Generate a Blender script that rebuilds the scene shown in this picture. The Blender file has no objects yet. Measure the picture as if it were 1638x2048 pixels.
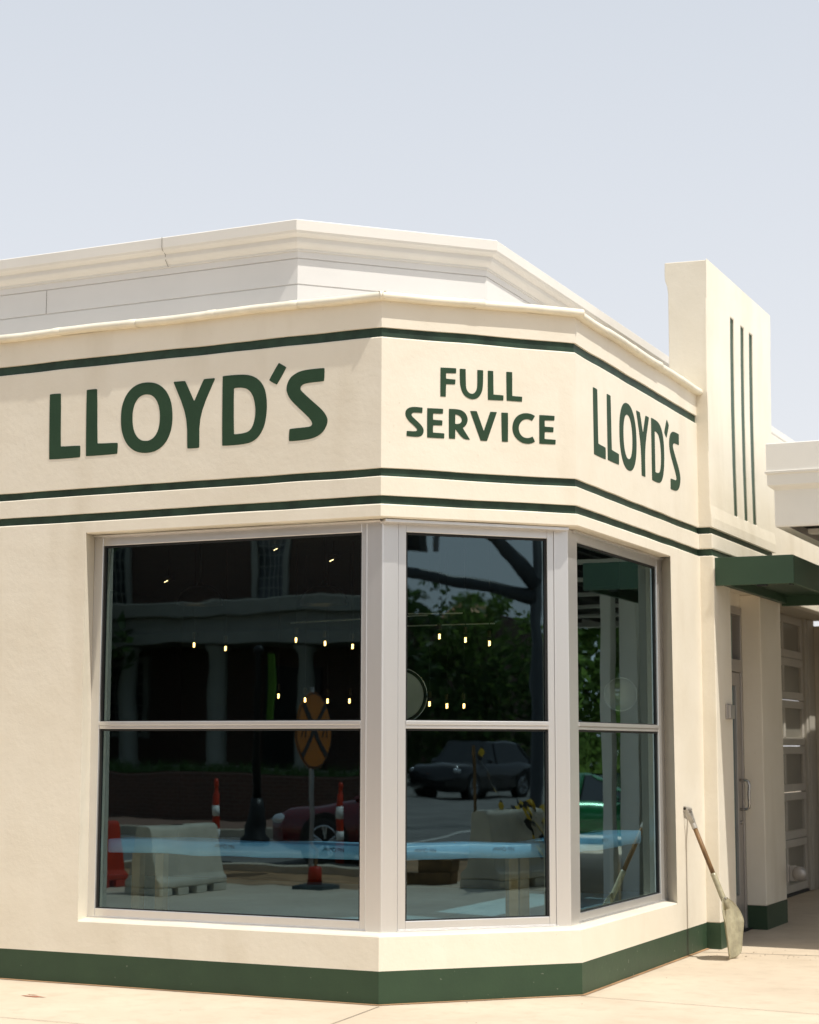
import bpy, bmesh, math, random
from mathutils import Vector, Matrix, noise
from math import sin, cos, pi, radians, sqrt, atan2, hypot

random.seed(7)
S = bpy.context.scene
COL = S.collection
S2 = 1 / sqrt(2)
W = 0.985            # the corner is cut at 45 degrees: the cut runs from (0,0) to (W,W)
YE = 3.94            # the right-hand wall ends against the tower

# ---------------------------------------------------------------- materials
def nodes(name):
    m = bpy.data.materials.new(name); m.use_nodes = True
    nt = m.node_tree
    b = nt.nodes['Principled BSDF']
    return m, nt, b

def nd(nt, typ, **kw):
    n = nt.nodes.new(typ)
    for k, v in kw.items():
        if k.startswith('i_'):
            n.inputs[k[2:].replace('_', ' ')].default_value = v
        else:
            setattr(n, k, v)
    return n

def noise_node(nt, scale, detail=4, rough=.55, stretch=None):
    geo = nd(nt, 'ShaderNodeNewGeometry')
    mp = nd(nt, 'ShaderNodeMapping')
    nt.links.new(geo.outputs['Position'], mp.inputs['Vector'])
    if stretch: mp.inputs['Scale'].default_value = stretch
    n = nd(nt, 'ShaderNodeTexNoise')
    n.inputs['Scale'].default_value = scale; n.inputs['Detail'].default_value = detail
    n.inputs['Roughness'].default_value = rough
    nt.links.new(mp.outputs['Vector'], n.inputs['Vector'])
    return n.outputs['Fac']

def ramp(nt, fac, a, b, lo=0., hi=1.):
    r = nd(nt, 'ShaderNodeMapRange'); r.clamp = True
    r.inputs['From Min'].default_value = a; r.inputs['From Max'].default_value = b
    r.inputs['To Min'].default_value = lo; r.inputs['To Max'].default_value = hi
    nt.links.new(fac, r.inputs['Value']); return r.outputs['Result']

def mixc(nt, fac, c1, c2):
    m = nd(nt, 'ShaderNodeMix', data_type='RGBA')
    for sock, c in (('A', c1), ('B', c2)):
        s = [i for i in m.inputs if i.name == sock and i.type == 'RGBA'][0]
        if hasattr(c, 'is_linked'): nt.links.new(c, s)
        else: s.default_value = (*c, 1)
    f = [i for i in m.inputs if i.name == 'Factor' and i.type == 'VALUE'][0]
    if hasattr(fac, 'is_linked'): nt.links.new(fac, f)
    else: f.default_value = fac
    return [o for o in m.outputs if o.type == 'RGBA'][0]

def bump(nt, b, fac, strength, dist):
    bp = nd(nt, 'ShaderNodeBump'); bp.inputs['Strength'].default_value = strength
    bp.inputs['Distance'].default_value = dist
    nt.links.new(fac, bp.inputs['Height'])
    prev = b.inputs['Normal'].links
    if prev: nt.links.new(prev[0].from_socket, bp.inputs['Normal'])
    nt.links.new(bp.outputs['Normal'], b.inputs['Normal'])

def mat(name, col, rough=.6, metal=0., var=.12, vs=2.5, bs=0, bst=.2, bd=.002, spec=.4, stretch=None, col2=None, coat=0):
    m, nt, b = nodes(name)
    c2 = col2 or tuple(max(0, x * (1 - 2 * var)) for x in col)
    c1 = tuple(min(1, x * (1 + var * .6)) for x in col) if not col2 else col
    f = ramp(nt, noise_node(nt, vs, 5, .6, stretch), .3, .7)
    nt.links.new(mixc(nt, f, c1, c2), b.inputs['Base Color'])
    b.inputs['Roughness'].default_value = rough; b.inputs['Metallic'].default_value = metal
    b.inputs['Specular IOR Level'].default_value = spec
    b.inputs['Coat Weight'].default_value = coat
    if bs: bump(nt, b, noise_node(nt, bs, 6, .6, stretch), bst, bd)
    return m

def emis(name, col, st):
    m, nt, b = nodes(name)
    b.inputs['Base Color'].default_value = (*col, 1)
    b.inputs['Emission Color'].default_value = (*col, 1); b.inputs['Emission Strength'].default_value = st
    return m

def stucco(name, c1, c2, stain, amt):
    m, nt, b = nodes(name)
    f = ramp(nt, noise_node(nt, 1.3, 6, .62), .35, .7)
    c = mixc(nt, f, c1, c2)
    st = noise_node(nt, 1.6, 4, .5, (1.5, 1.5, .35))               # rain streaks, drawn out downwards
    c = mixc(nt, ramp(nt, st, .55, .82, 0, amt), c, stain)
    sp = noise_node(nt, 38, 3, .5)
    c = mixc(nt, ramp(nt, sp, .70, .80, 0, .35), c, stain)
    nt.links.new(c, b.inputs['Base Color'])
    b.inputs['Roughness'].default_value = .62; b.inputs['Specular IOR Level'].default_value = .35
    bump(nt, b, noise_node(nt, 2.6, 3, .5), .28, .03)
    bump(nt, b, noise_node(nt, 34, 5, .6), .22, .006)
    bump(nt, b, noise_node(nt, 170, 3, .6), .12, .0015)
    return m

M = {}
M['stucco'] = stucco('cream_stucco', (.80, .742, .625), (.75, .685, .56), (.50, .42, .29), .34)
def plinth_paint():
    m, nt, b = nodes('dark_green_masonry_paint')
    c = mixc(nt, ramp(nt, noise_node(nt, 2.5, 5, .6), .3, .7), (.034, .068, .034), (.026, .052, .028))
    c = mixc(nt, ramp(nt, noise_node(nt, 26, 2, .5), .72, .76, 0, .55), c, (.20, .22, .17))
    nt.links.new(c, b.inputs['Base Color']); b.inputs['Roughness'].default_value = .5; b.inputs['Specular IOR Level'].default_value = .35
    bump(nt, b, noise_node(nt, 30, 5, .6), .25, .005); return m
M['plinth'] = plinth_paint()
M['green'] = mat('dark_green_sheet_metal', (.034, .074, .042), .42, var=.06, vs=2, bs=3, bst=.05, bd=.01, spec=.4)
M['stripe'] = mat('green_stripe_paint', (.027, .058, .036), .55, var=.25, vs=7, bs=50, bst=.25, bd=.004, spec=.3)
M['letter'] = mat('green_sign_paint', (.026, .060, .031), .6, var=.07, vs=5, bs=34, bst=.2, bd=.004, spec=.2)
M['coping'] = mat('cream_glazed_coping', (.84, .78, .63), .42, var=.07, vs=5, bs=12, bst=.15, bd=.01)
M['panel'] = mat('white_metal_panel', (.75, .725, .69), .42, var=.03, vs=1.2, spec=.4)
M['cornice'] = mat('cream_metal_cornice', (.77, .735, .675), .40, var=.03, vs=1.2, spec=.45)
M['gap'] = mat('panel_gap_brown', (.30, .275, .24), .9)  # plain dark colour of the joint strips between metal panels
M['frost'] = mat('frosted_glass', (.55, .55, .52), .25, spec=.6)
M['joint'] = mat('dark_joint', (.12, .10, .08), .9)
M['white'] = mat('white_painted_steel', (.80, .78, .73), .45, var=.03, vs=1.5, bs=30, bst=.05)
M['alu'] = mat('brushed_aluminium', (.75, .735, .72), .32, .75, var=.03, vs=3, bs=90, bst=.05, stretch=(1, 1, .05))
M['alu2'] = mat('aluminium_door_frame', (.42, .39, .36), .4, .5, var=.05, vs=3)
M['steel'] = mat('stainless_steel', (.55, .53, .50), .25, .9, var=.06)
M['gasket'] = mat('black_gasket', (.012, .012, .012), .6)
M['block'] = mat('painted_block', (.66, .60, .49), .7, var=.06, vs=3, bs=40, bst=.3, bd=.006)
M['blue_film'] = mat('blue_protective_film', (.17, .46, .98), .3, var=.10, vs=4, bs=7, bst=.35, bd=.02)
M['film_ink'] = mat('grey_film_print', (.10, .22, .40), .6)
M['wood_in'] = mat('brown_table_leg', (.16, .11, .06), .6)
M['floor_film'] = mat('blue_floor_sheet', (.26, .50, .80), .35, var=.15, vs=1.5, bs=4, bst=.3, bd=.03)
M['diffuser'] = mat('skylight_diffuser', (.8, .8, .8), .6)
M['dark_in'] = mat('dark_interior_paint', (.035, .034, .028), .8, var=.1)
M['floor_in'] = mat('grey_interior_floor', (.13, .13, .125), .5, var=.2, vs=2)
M['black'] = mat('black_metal', (.015, .015, .015), .4, .3)
M['copper'] = mat('dark_bronze', (.10, .075, .05), .3, .9)
M['fil'] = emis('warm_filament', (1., .62, .22), 9.)
M['spot'] = emis('warm_spot', (1., .75, .42), 5.)
M['khaki'] = mat('khaki_painted_steel', (.40, .36, .235), .27, .0, var=.2, vs=14, bs=26, bst=.35, bd=.004, spec=.6)
M['wood'] = mat('worn_wood_handle', (.24, .135, .055), .55, var=.28, vs=30, stretch=(1, 1, .12), bs=90, bst=.3)
M['grip'] = mat('grey_metal_grip', (.46, .43, .38), .4, .35, var=.15, vs=22)
M['hole'] = mat('dark_hole', (.02, .016, .012), .8)
M['orange'] = mat('orange_plastic', (.45, .03, .006), .45, var=.12, vs=3)
M['tape_white'] = mat('white_reflective_band', (.75, .75, .72), .4, var=.08)
M['barrier'] = mat('scuffed_white_plastic', (.62, .57, .46), .5, var=.15, vs=3, bs=14, bst=.3, bd=.01)
M['rubber'] = mat('black_rubber', (.03, .03, .028), .75)
M['yellow'] = mat('yellow_sign_sheet', (.30, .095, .004), .45, var=.05)
M['pole'] = mat('dark_grey_pole', (.07, .075, .078), .5, .3)
M['galv'] = mat('galvanised_steel', (.38, .38, .38), .4, .7)
M['timber'] = mat('weathered_timber', (.20, .12, .055), .8, var=.25, vs=6)
M['carred'] = mat('red_car_paint', (.13, .004, .010), .22, .2, var=.03, coat=1)
M['cargreen'] = mat('green_car_paint', (.012, .14, .05), .25, .2, var=.03, coat=1)
M['carblack'] = mat('black_car_paint', (.012, .013, .015), .2, .3, var=.03, coat=1)
M['cargrey'] = mat('dark_grey_car_paint', (.06, .063, .066), .25, .4, var=.03, coat=1)
M['carglass'] = mat('dark_car_glass', (.01, .014, .016), .06, spec=.8)
M['chrome'] = mat('bright_alloy', (.7, .7, .7), .2, 1)
M['lamp'] = mat('clear_headlamp', (.7, .72, .74), .1, .6)
M['roofcu'] = mat('copper_roof', (.50, .24, .10), .5, .3)
M['shingle'] = mat('grey_shingle_roof', (.09, .085, .08), .85, bs=20)
M['trim'] = mat('white_house_trim', (.30, .29, .25), .55, var=.05)
M['drape'] = mat('dark_window_glass', (.03, .035, .04), .08, spec=.8)
M['bark'] = mat('brown_bark', (.10, .07, .045), .9, bs=14, bst=.8, bd=.03)
M['banner'] = mat('lime_banner', (.08, .20, .01), .7)
M['grass'] = mat('lawn_green', (.035, .062, .02), .9, var=.3, vs=6)
M['earth'] = mat('bare_brown_earth', (.42, .25, .13), .95, var=.25, vs=1.6, bs=20, bst=.5, bd=.02)
M['asphalt'] = mat('grey_asphalt', (.21, .20, .185), .9, var=.2, vs=.7, bs=90, bst=.4, bd=.004)
M['paint'] = mat('white_road_paint', (.62, .60, .55), .7)
M['kerbc'] = mat('pale_kerb_concrete', (.55, .47, .36), .85, var=.12)
M['crumb'] = mat('brown_crumbs', (.09, .055, .03), .9)
M['spec'] = mat('red_brown_spot', (.34, .10, .045), .9)

def concrete():
    m, nt, b = nodes('pale_concrete')
    c = mixc(nt, ramp(nt, noise_node(nt, .9, 7, .62), .3, .72), (.66, .56, .43), (.53, .435, .325))
    c = mixc(nt, ramp(nt, noise_node(nt, 5.5, 5, .65), .50, .72, 0, .38), c, (.45, .35, .25))
    c = mixc(nt, ramp(nt, noise_node(nt, 60, 2, .5), .68, .78, 0, .30), c, (.30, .22, .15))
    nt.links.new(c, b.inputs['Base Color']); b.inputs['Roughness'].default_value = .85
    b.inputs['Specular IOR Level'].default_value = .25
    bump(nt, b, noise_node(nt, 9, 6, .6), .25, .01)
    bump(nt, b, noise_node(nt, 120, 3, .6), .25, .002)
    return m
M['concrete'] = concrete()

def brick(name, c1, c2, mortar):
    m, nt, b = nodes(name)
    geo = nd(nt, 'ShaderNodeNewGeometry'); sx = nd(nt, 'ShaderNodeSeparateXYZ'); cx = nd(nt, 'ShaderNodeCombineXYZ')
    ad = nd(nt, 'ShaderNodeMath', operation='ADD')
    nt.links.new(geo.outputs['Position'], sx.inputs[0])
    nt.links.new(sx.outputs['X'], ad.inputs[0]); nt.links.new(sx.outputs['Y'], ad.inputs[1])
    nt.links.new(ad.outputs[0], cx.inputs['X']); nt.links.new(sx.outputs['Z'], cx.inputs['Y'])
    t = nd(nt, 'ShaderNodeTexBrick')
    for k, v in (('Color1', c1), ('Color2', c2), ('Mortar', mortar)): t.inputs[k].default_value = (*v, 1)
    t.inputs['Scale'].default_value = 1; t.inputs['Brick Width'].default_value = .21
    t.inputs['Row Height'].default_value = .075; t.inputs['Mortar Size'].default_value = .008
    nt.links.new(cx.outputs[0], t.inputs['Vector']); nt.links.new(t.outputs['Color'], b.inputs['Base Color'])
    b.inputs['Roughness'].default_value = .85
    return m
M['brick'] = brick('red_brown_brick', (.11, .045, .028), (.08, .035, .024), (.15, .13, .11))
M['brickpave'] = brick('brick_paving', (.22, .12, .085), (.18, .10, .07), (.2, .17, .14))

def leaf(name, a, c):
    m, nt, b = nodes(name)
    g = nd(nt, 'ShaderNodeNewGeometry')
    nt.links.new(mixc(nt, g.outputs['Random Per Island'], a, c), b.inputs['Base Color'])
    b.inputs['Roughness'].default_value = .6; b.inputs['Specular IOR Level'].default_value = .3
    tr = nd(nt, 'ShaderNodeBsdfTranslucent'); tr.inputs['Color'].default_value = (*[x * 1.6 for x in c], 1)
    mx = nd(nt, 'ShaderNodeMixShader'); mx.inputs[0].default_value = .4
    out = nt.nodes['Material Output']
    nt.links.new(b.outputs[0], mx.inputs[1]); nt.links.new(tr.outputs[0], mx.inputs[2]); nt.links.new(mx.outputs[0], out.inputs[0])
    return m
M['leaf'] = leaf('green_leaves', (.06, .11, .02), (.13, .21, .045))
M['leafd'] = leaf('dark_green_leaves', (.022, .05, .014), (.05, .095, .025))

def glass(name, tint, refl, r0, wave=.05):
    """coated insulating glass: a sharp tinted reflection over a tinted see-through pane"""
    m, nt, b = nodes(name); nt.nodes.remove(b)
    lw = nd(nt, 'ShaderNodeLayerWeight'); lw.inputs['Blend'].default_value = .5
    pw = nd(nt, 'ShaderNodeMath', operation='POWER'); pw.inputs[1].default_value = 3.5
    nt.links.new(lw.outputs['Facing'], pw.inputs[0])
    ml = nd(nt, 'ShaderNodeMath', operation='MULTIPLY_ADD'); ml.inputs[1].default_value = 1 - r0; ml.inputs[2].default_value = r0
    nt.links.new(pw.outputs[0], ml.inputs[0])
    tr = nd(nt, 'ShaderNodeBsdfTransparent'); tr.inputs['Color'].default_value = (*tint, 1)
    gl = nd(nt, 'ShaderNodeBsdfGlossy'); gl.inputs['Color'].default_value = (*refl, 1); gl.inputs['Roughness'].default_value = 0.0
    bp = nd(nt, 'ShaderNodeBump'); bp.inputs['Strength'].default_value = wave; bp.inputs['Distance'].default_value = .02
    nt.links.new(noise_node(nt, 1.6, 2, .4), bp.inputs['Height']); nt.links.new(bp.outputs['Normal'], gl.inputs['Normal'])
    mx = nd(nt, 'ShaderNodeMixShader')
    nt.links.new(ml.outputs[0], mx.inputs[0]); nt.links.new(tr.outputs[0], mx.inputs[1]); nt.links.new(gl.outputs[0], mx.inputs[2])
    nt.links.new(mx.outputs[0], nt.nodes['Material Output'].inputs[0])
    return m
M['glass'] = glass('window_glass', (.60, .66, .57), (.62, .89, 1.0), .135)
M['bulbglass'] = glass('clear_bulb_glass', (.85, .85, .8), (1, 1, 1), .05, 0)
m_, nt_, b_ = nodes('glass_inner_face'); nt_.nodes.remove(b_)
t_ = nd(nt_, 'ShaderNodeBsdfTransparent'); t_.inputs['Color'].default_value = (1, 1, 1, 1)
nt_.links.new(t_.outputs[0], nt_.nodes['Material Output'].inputs[0]); M['glass_in'] = m_
M['doorwhite'] = mat('cream_painted_door', (.50, .465, .40), .45, var=.05)
M['poly'] = mat('dull_polycarbonate', (.24, .225, .185), .3, var=.05, spec=.5)

def stripes(name, a, c, scale, ang=(1, 1, 1)):
    m, nt, b = nodes(name)
    w = nd(nt, 'ShaderNodeTexWave'); w.inputs['Scale'].default_value = scale; w.bands_direction = 'DIAGONAL'
    geo = nd(nt, 'ShaderNodeNewGeometry'); nt.links.new(geo.outputs['Position'], w.inputs['Vector'])
    nt.links.new(mixc(nt, ramp(nt, w.outputs['Fac'], .45, .55), a, c), b.inputs['Base Color'])
    return m
M['caution'] = stripes('yellow_black_tape', (.70, .46, .02), (.02, .02, .02), 3.2)

# ---------------------------------------------------------------- objects
def tag(o, label=None, cat=None, group=None, kind=None):
    if label: o['label'] = label
    if cat: o['category'] = cat
    if group: o['group'] = group
    if kind: o['kind'] = kind
    return o

def thing(name, loc, label, cat, group=None, rz=0):
    o = bpy.data.objects.new(name, None); COL.objects.link(o)
    o.location = loc; o.rotation_euler = (0, 0, rz); o.empty_display_size = .2
    return tag(o, label, cat, group)

def wloc(o):
    v = Vector((0, 0, 0))
    while o: v += o.location; o = o.parent
    return v

def dup(root, loc=None, label=None, rz=None, scale=None, parent=None):
    c = root.copy(); COL.objects.link(c)
    if parent: c.parent = parent
    if loc is not None: c.location = loc
    if rz is not None: c.rotation_euler = (0, 0, rz)
    if scale is not None: c.scale = scale
    if label: c['label'] = label
    for ch in list(root.children): dup(ch, parent=c)
    return c

class MB:
    def __init__(s): s.bm = bmesh.new(); s.mi = 0
    def face(s, pts, mi=None):
        f = s.bm.faces.new([s.bm.verts.new(p) for p in pts]); f.material_index = s.mi if mi is None else mi; return f
    def hexa(s, p):                       # p: 8 corners, bottom ring then top ring
        v = [s.bm.verts.new(q) for q in p]
        for i in ((3, 2, 1, 0), (4, 5, 6, 7), (0, 1, 5, 4), (1, 2, 6, 5), (2, 3, 7, 6), (3, 0, 4, 7)):
            s.bm.faces.new([v[k] for k in i]).material_index = s.mi
        return s
    def box(s, x0, x1, y0, y1, z0, z1):
        return s.hexa([(x0, y0, z0), (x1, y0, z0), (x1, y1, z0), (x0, y1, z0), (x0, y0, z1), (x1, y0, z1), (x1, y1, z1), (x0, y1, z1)])
    def grid(s, rows, close=False):
        vs = [[s.bm.verts.new(p) for p in r] for r in rows]
        for i in range(len(vs) - 1):
            n = len(vs[i])
            for j in range(n if close else n - 1):
                k = (j + 1) % n
                s.bm.faces.new((vs[i][j], vs[i][k], vs[i + 1][k], vs[i + 1][j])).material_index = s.mi
        return vs
    def tube(s, pts, r, n=12, caps=True):
        pts = [Vector(p) for p in pts]
        rs = r if isinstance(r, (list, tuple)) else [r] * len(pts)
        rows = []; up = None
        for i, p in enumerate(pts):
            d = (pts[min(i + 1, len(pts) - 1)] - pts[max(i - 1, 0)]).normalized()
            if up is None: up = Vector((0, 0, 1)) if abs(d.z) < .9 else Vector((1, 0, 0))
            a = d.cross(up).normalized(); b = a.cross(d).normalized(); up = b
            rows.append([p + (a * cos(2 * pi * k / n) + b * sin(2 * pi * k / n)) * rs[i] for k in range(n)])
        vs = s.grid(rows, True)
        if caps:
            s.bm.faces.new(vs[0][::-1]).material_index = s.mi; s.bm.faces.new(vs[-1]).material_index = s.mi
        return s
    def lathe(s, c, prof, n=20, caps=True):
        rows = [[(c[0] + r * cos(2 * pi * k / n), c[1] + r * sin(2 * pi * k / n), c[2] + z) for k in range(n)] for r, z in prof]
        vs = s.grid(rows, True)
        if caps:
            s.bm.faces.new(vs[0][::-1]); s.bm.faces.new(vs[-1])
        return s
    def sphere(s, c, r, n=16, m=10, sc=(1, 1, 1)):
        rows = [[(c[0] + sc[0] * r * sin(pi * i / m) * cos(2 * pi * k / n), c[1] + sc[1] * r * sin(pi * i / m) * sin(2 * pi * k / n),
                  c[2] - sc[2] * r * cos(pi * i / m)) for k in range(n)] for i in range(1, m)]
        vs = s.grid(rows, True); s.bm.faces.new(vs[0][::-1]); s.bm.faces.new(vs[-1]); return s
    def prism(s, poly, axis, a, b):       # poly of 2D points extruded along axis from a to b
        def P(u, v, t): return {'x': (t, u, v), 'y': (u, t, v), 'z': (u, v, t)}[axis]
        lo = [s.bm.verts.new(P(u, v, a)) for u, v in poly]; hi = [s.bm.verts.new(P(u, v, b)) for u, v in poly]
        n = len(poly)
        s.bm.faces.new(lo[::-1]).material_index = s.mi; s.bm.faces.new(hi).material_index = s.mi
        for i in range(n):
            s.bm.faces.new((lo[i], lo[(i + 1) % n], hi[(i + 1) % n], hi[i])).material_index = s.mi
        return s
    def build(s, name, mats, parent=None, smooth=False, bev=0, flip=True):
        if not isinstance(mats, (list, tuple)): mats = [mats]
        if flip: bmesh.ops.recalc_face_normals(s.bm, faces=s.bm.faces)
        me = bpy.data.meshes.new(name)
        vs = s.bm.verts
        if parent: off = wloc(parent)
        else:
            xs = [v.co.x for v in vs]; ys = [v.co.y for v in vs]; zs = [v.co.z for v in vs]
            off = Vector(((min(xs) + max(xs)) / 2, (min(ys) + max(ys)) / 2, min(zs)))
        for v in vs: v.co -= off
        s.bm.to_mesh(me); s.bm.free()
        for m in mats: me.materials.append(m)
        if smooth:
            for p in me.polygons: p.use_smooth = True
        o = bpy.data.objects.new(name, me); COL.objects.link(o)
        if parent: o.parent = parent
        else: o.location = off
        if bev:
            bv = o.modifiers.new('edge', 'BEVEL'); bv.width = bev; bv.segments = 2; bv.limit_method = 'ANGLE'
            bv.angle_limit = radians(35); bv.harden_normals = False
        return o

def shape2d(polys, to3d, depth_dir, thick, r_corner=.006, it=2):
    """flat letter shapes (outer outlines and holes) as a thin solid on a wall; to3d maps (u, z) to the wall"""
    def soften(p):
        for _ in range(it):
            q = []; n = len(p)
            for i in range(n):
                a, b, c = Vector(p[i - 1]), Vector(p[i]), Vector(p[(i + 1) % n])
                d1, d2 = a - b, c - b
                ang = d1.angle(d2, 0) if d1.length > 1e-6 and d2.length > 1e-6 else pi
                lim = r_corner if ang < radians(125) else 1
                q.append(tuple(b + d1 * min(.25, lim / max(d1.length, 1e-6)))); q.append(tuple(b + d2 * min(.25, lim / max(d2.length, 1e-6))))
            p = q
        return p
    cu = bpy.data.curves.new('tmp', 'CURVE'); cu.dimensions = '2D'; cu.fill_mode = 'BOTH'; cu.extrude = thick
    for letter in polys:
        for ring in letter:
            pts = soften([tuple(p) for p in ring])
            sp = cu.splines.new('POLY'); sp.points.add(len(pts) - 1); sp.use_cyclic_u = True
            for i, (x, y) in enumerate(pts): sp.points[i].co = (x, y, 0, 1)
    o = bpy.data.objects.new('tmp', cu)
    me = bpy.data.meshes.new_from_object(o)
    bm = bmesh.new(); bm.from_mesh(me)
    for v in bm.verts: v.co = Vector(to3d(v.co.x, v.co.y)) + Vector(depth_dir) * v.co.z
    bpy.data.objects.remove(o); bpy.data.curves.remove(cu); bpy.data.meshes.remove(me)
    mb = MB(); mb.bm.free(); mb.bm = bm
    return mb

def text_mesh(txt, size, to3d, depth_dir, thick=.001):
    cu = bpy.data.curves.new('tmp', 'FONT'); cu.body = txt; cu.size = size; cu.align_x = 'CENTER'; cu.align_y = 'CENTER'; cu.extrude = thick
    o = bpy.data.objects.new('tmp', cu); me = bpy.data.meshes.new_from_object(o)
    bm = bmesh.new(); bm.from_mesh(me)
    for v in bm.verts: v.co = Vector(to3d(v.co.x, v.co.y)) + Vector(depth_dir) * v.co.z
    bpy.data.objects.remove(o); bpy.data.curves.remove(cu); bpy.data.meshes.remove(me)
    mb = MB(); mb.bm.free(); mb.bm = bm
    return mb

# ---------------------------------------------------------------- the wall line (left wall, cut corner, right wall)
def corner_a(d1, d2): return (d1 - d2 / S2, d1)                    # left wall inset d1 meets cut inset d2
def corner_b(d2, d3): return (W - d3, W - d3 + d2 / S2)
def path(d, xl, ye, seg=None):
    a, b = corner_a(d, d), corner_b(d, d)
    pts = [(xl, d), a, b, (W - d, ye)]
    if not seg: return pts
    out = []
    for (x0, y0), (x1, y1) in zip(pts, pts[1:]):
        n = max(1, int(hypot(x1 - x0, y1 - y0) / seg))
        out += [(x0 + (x1 - x0) * i / n, y0 + (y1 - y0) * i / n) for i in range(n)]
    return out + [pts[-1]]
def sweep(mb, prof, xl=-7., ye=YE, seg=None, wob=0, wsc=3.):
    rows = []
    # same number of points at every inset, so that rows line up
    base = None
    for d, z in prof:
        pts = [(xl, d), corner_a(d, d), corner_b(d, d), (W - d, ye)]
        row = []
        lens = [abs(xl), W / S2, ye - W]
        for k, ((x0, y0), (x1, y1)) in enumerate(zip(pts, pts[1:])):
            n = max(1, int(lens[k] / seg)) if seg else 1
            for i in range(n):
                t = i / n
                row.append((x0 + (x1 - x0) * t, y0 + (y1 - y0) * t, z))
        row.append((*pts[-1], z))
        if wob:
            row = [(x, y, z + (wob if d > .001 else 0) * noise.noise(Vector((x * wsc, y * wsc, z * 5)))) for x, y, z in row]
        rows.append(row)
    mb.grid(rows)
def FL(u, d, z): return (u, d, z)                                  # wall frames: along, inwards, up
def FM(u, d, z): return (u * S2 - d * S2, u * S2 + d * S2, z)
def FR(u, d, z): return (W - d, u, z)
def lbox(mb, F, u0, u1, d0, d1, z0, z1):
    mb.hexa([F(u0, d0, z0), F(u1, d0, z0), F(u1, d1, z0), F(u0, d1, z0), F(u0, d0, z1), F(u1, d0, z1), F(u1, d1, z1), F(u0, d1, z1)])

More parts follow.
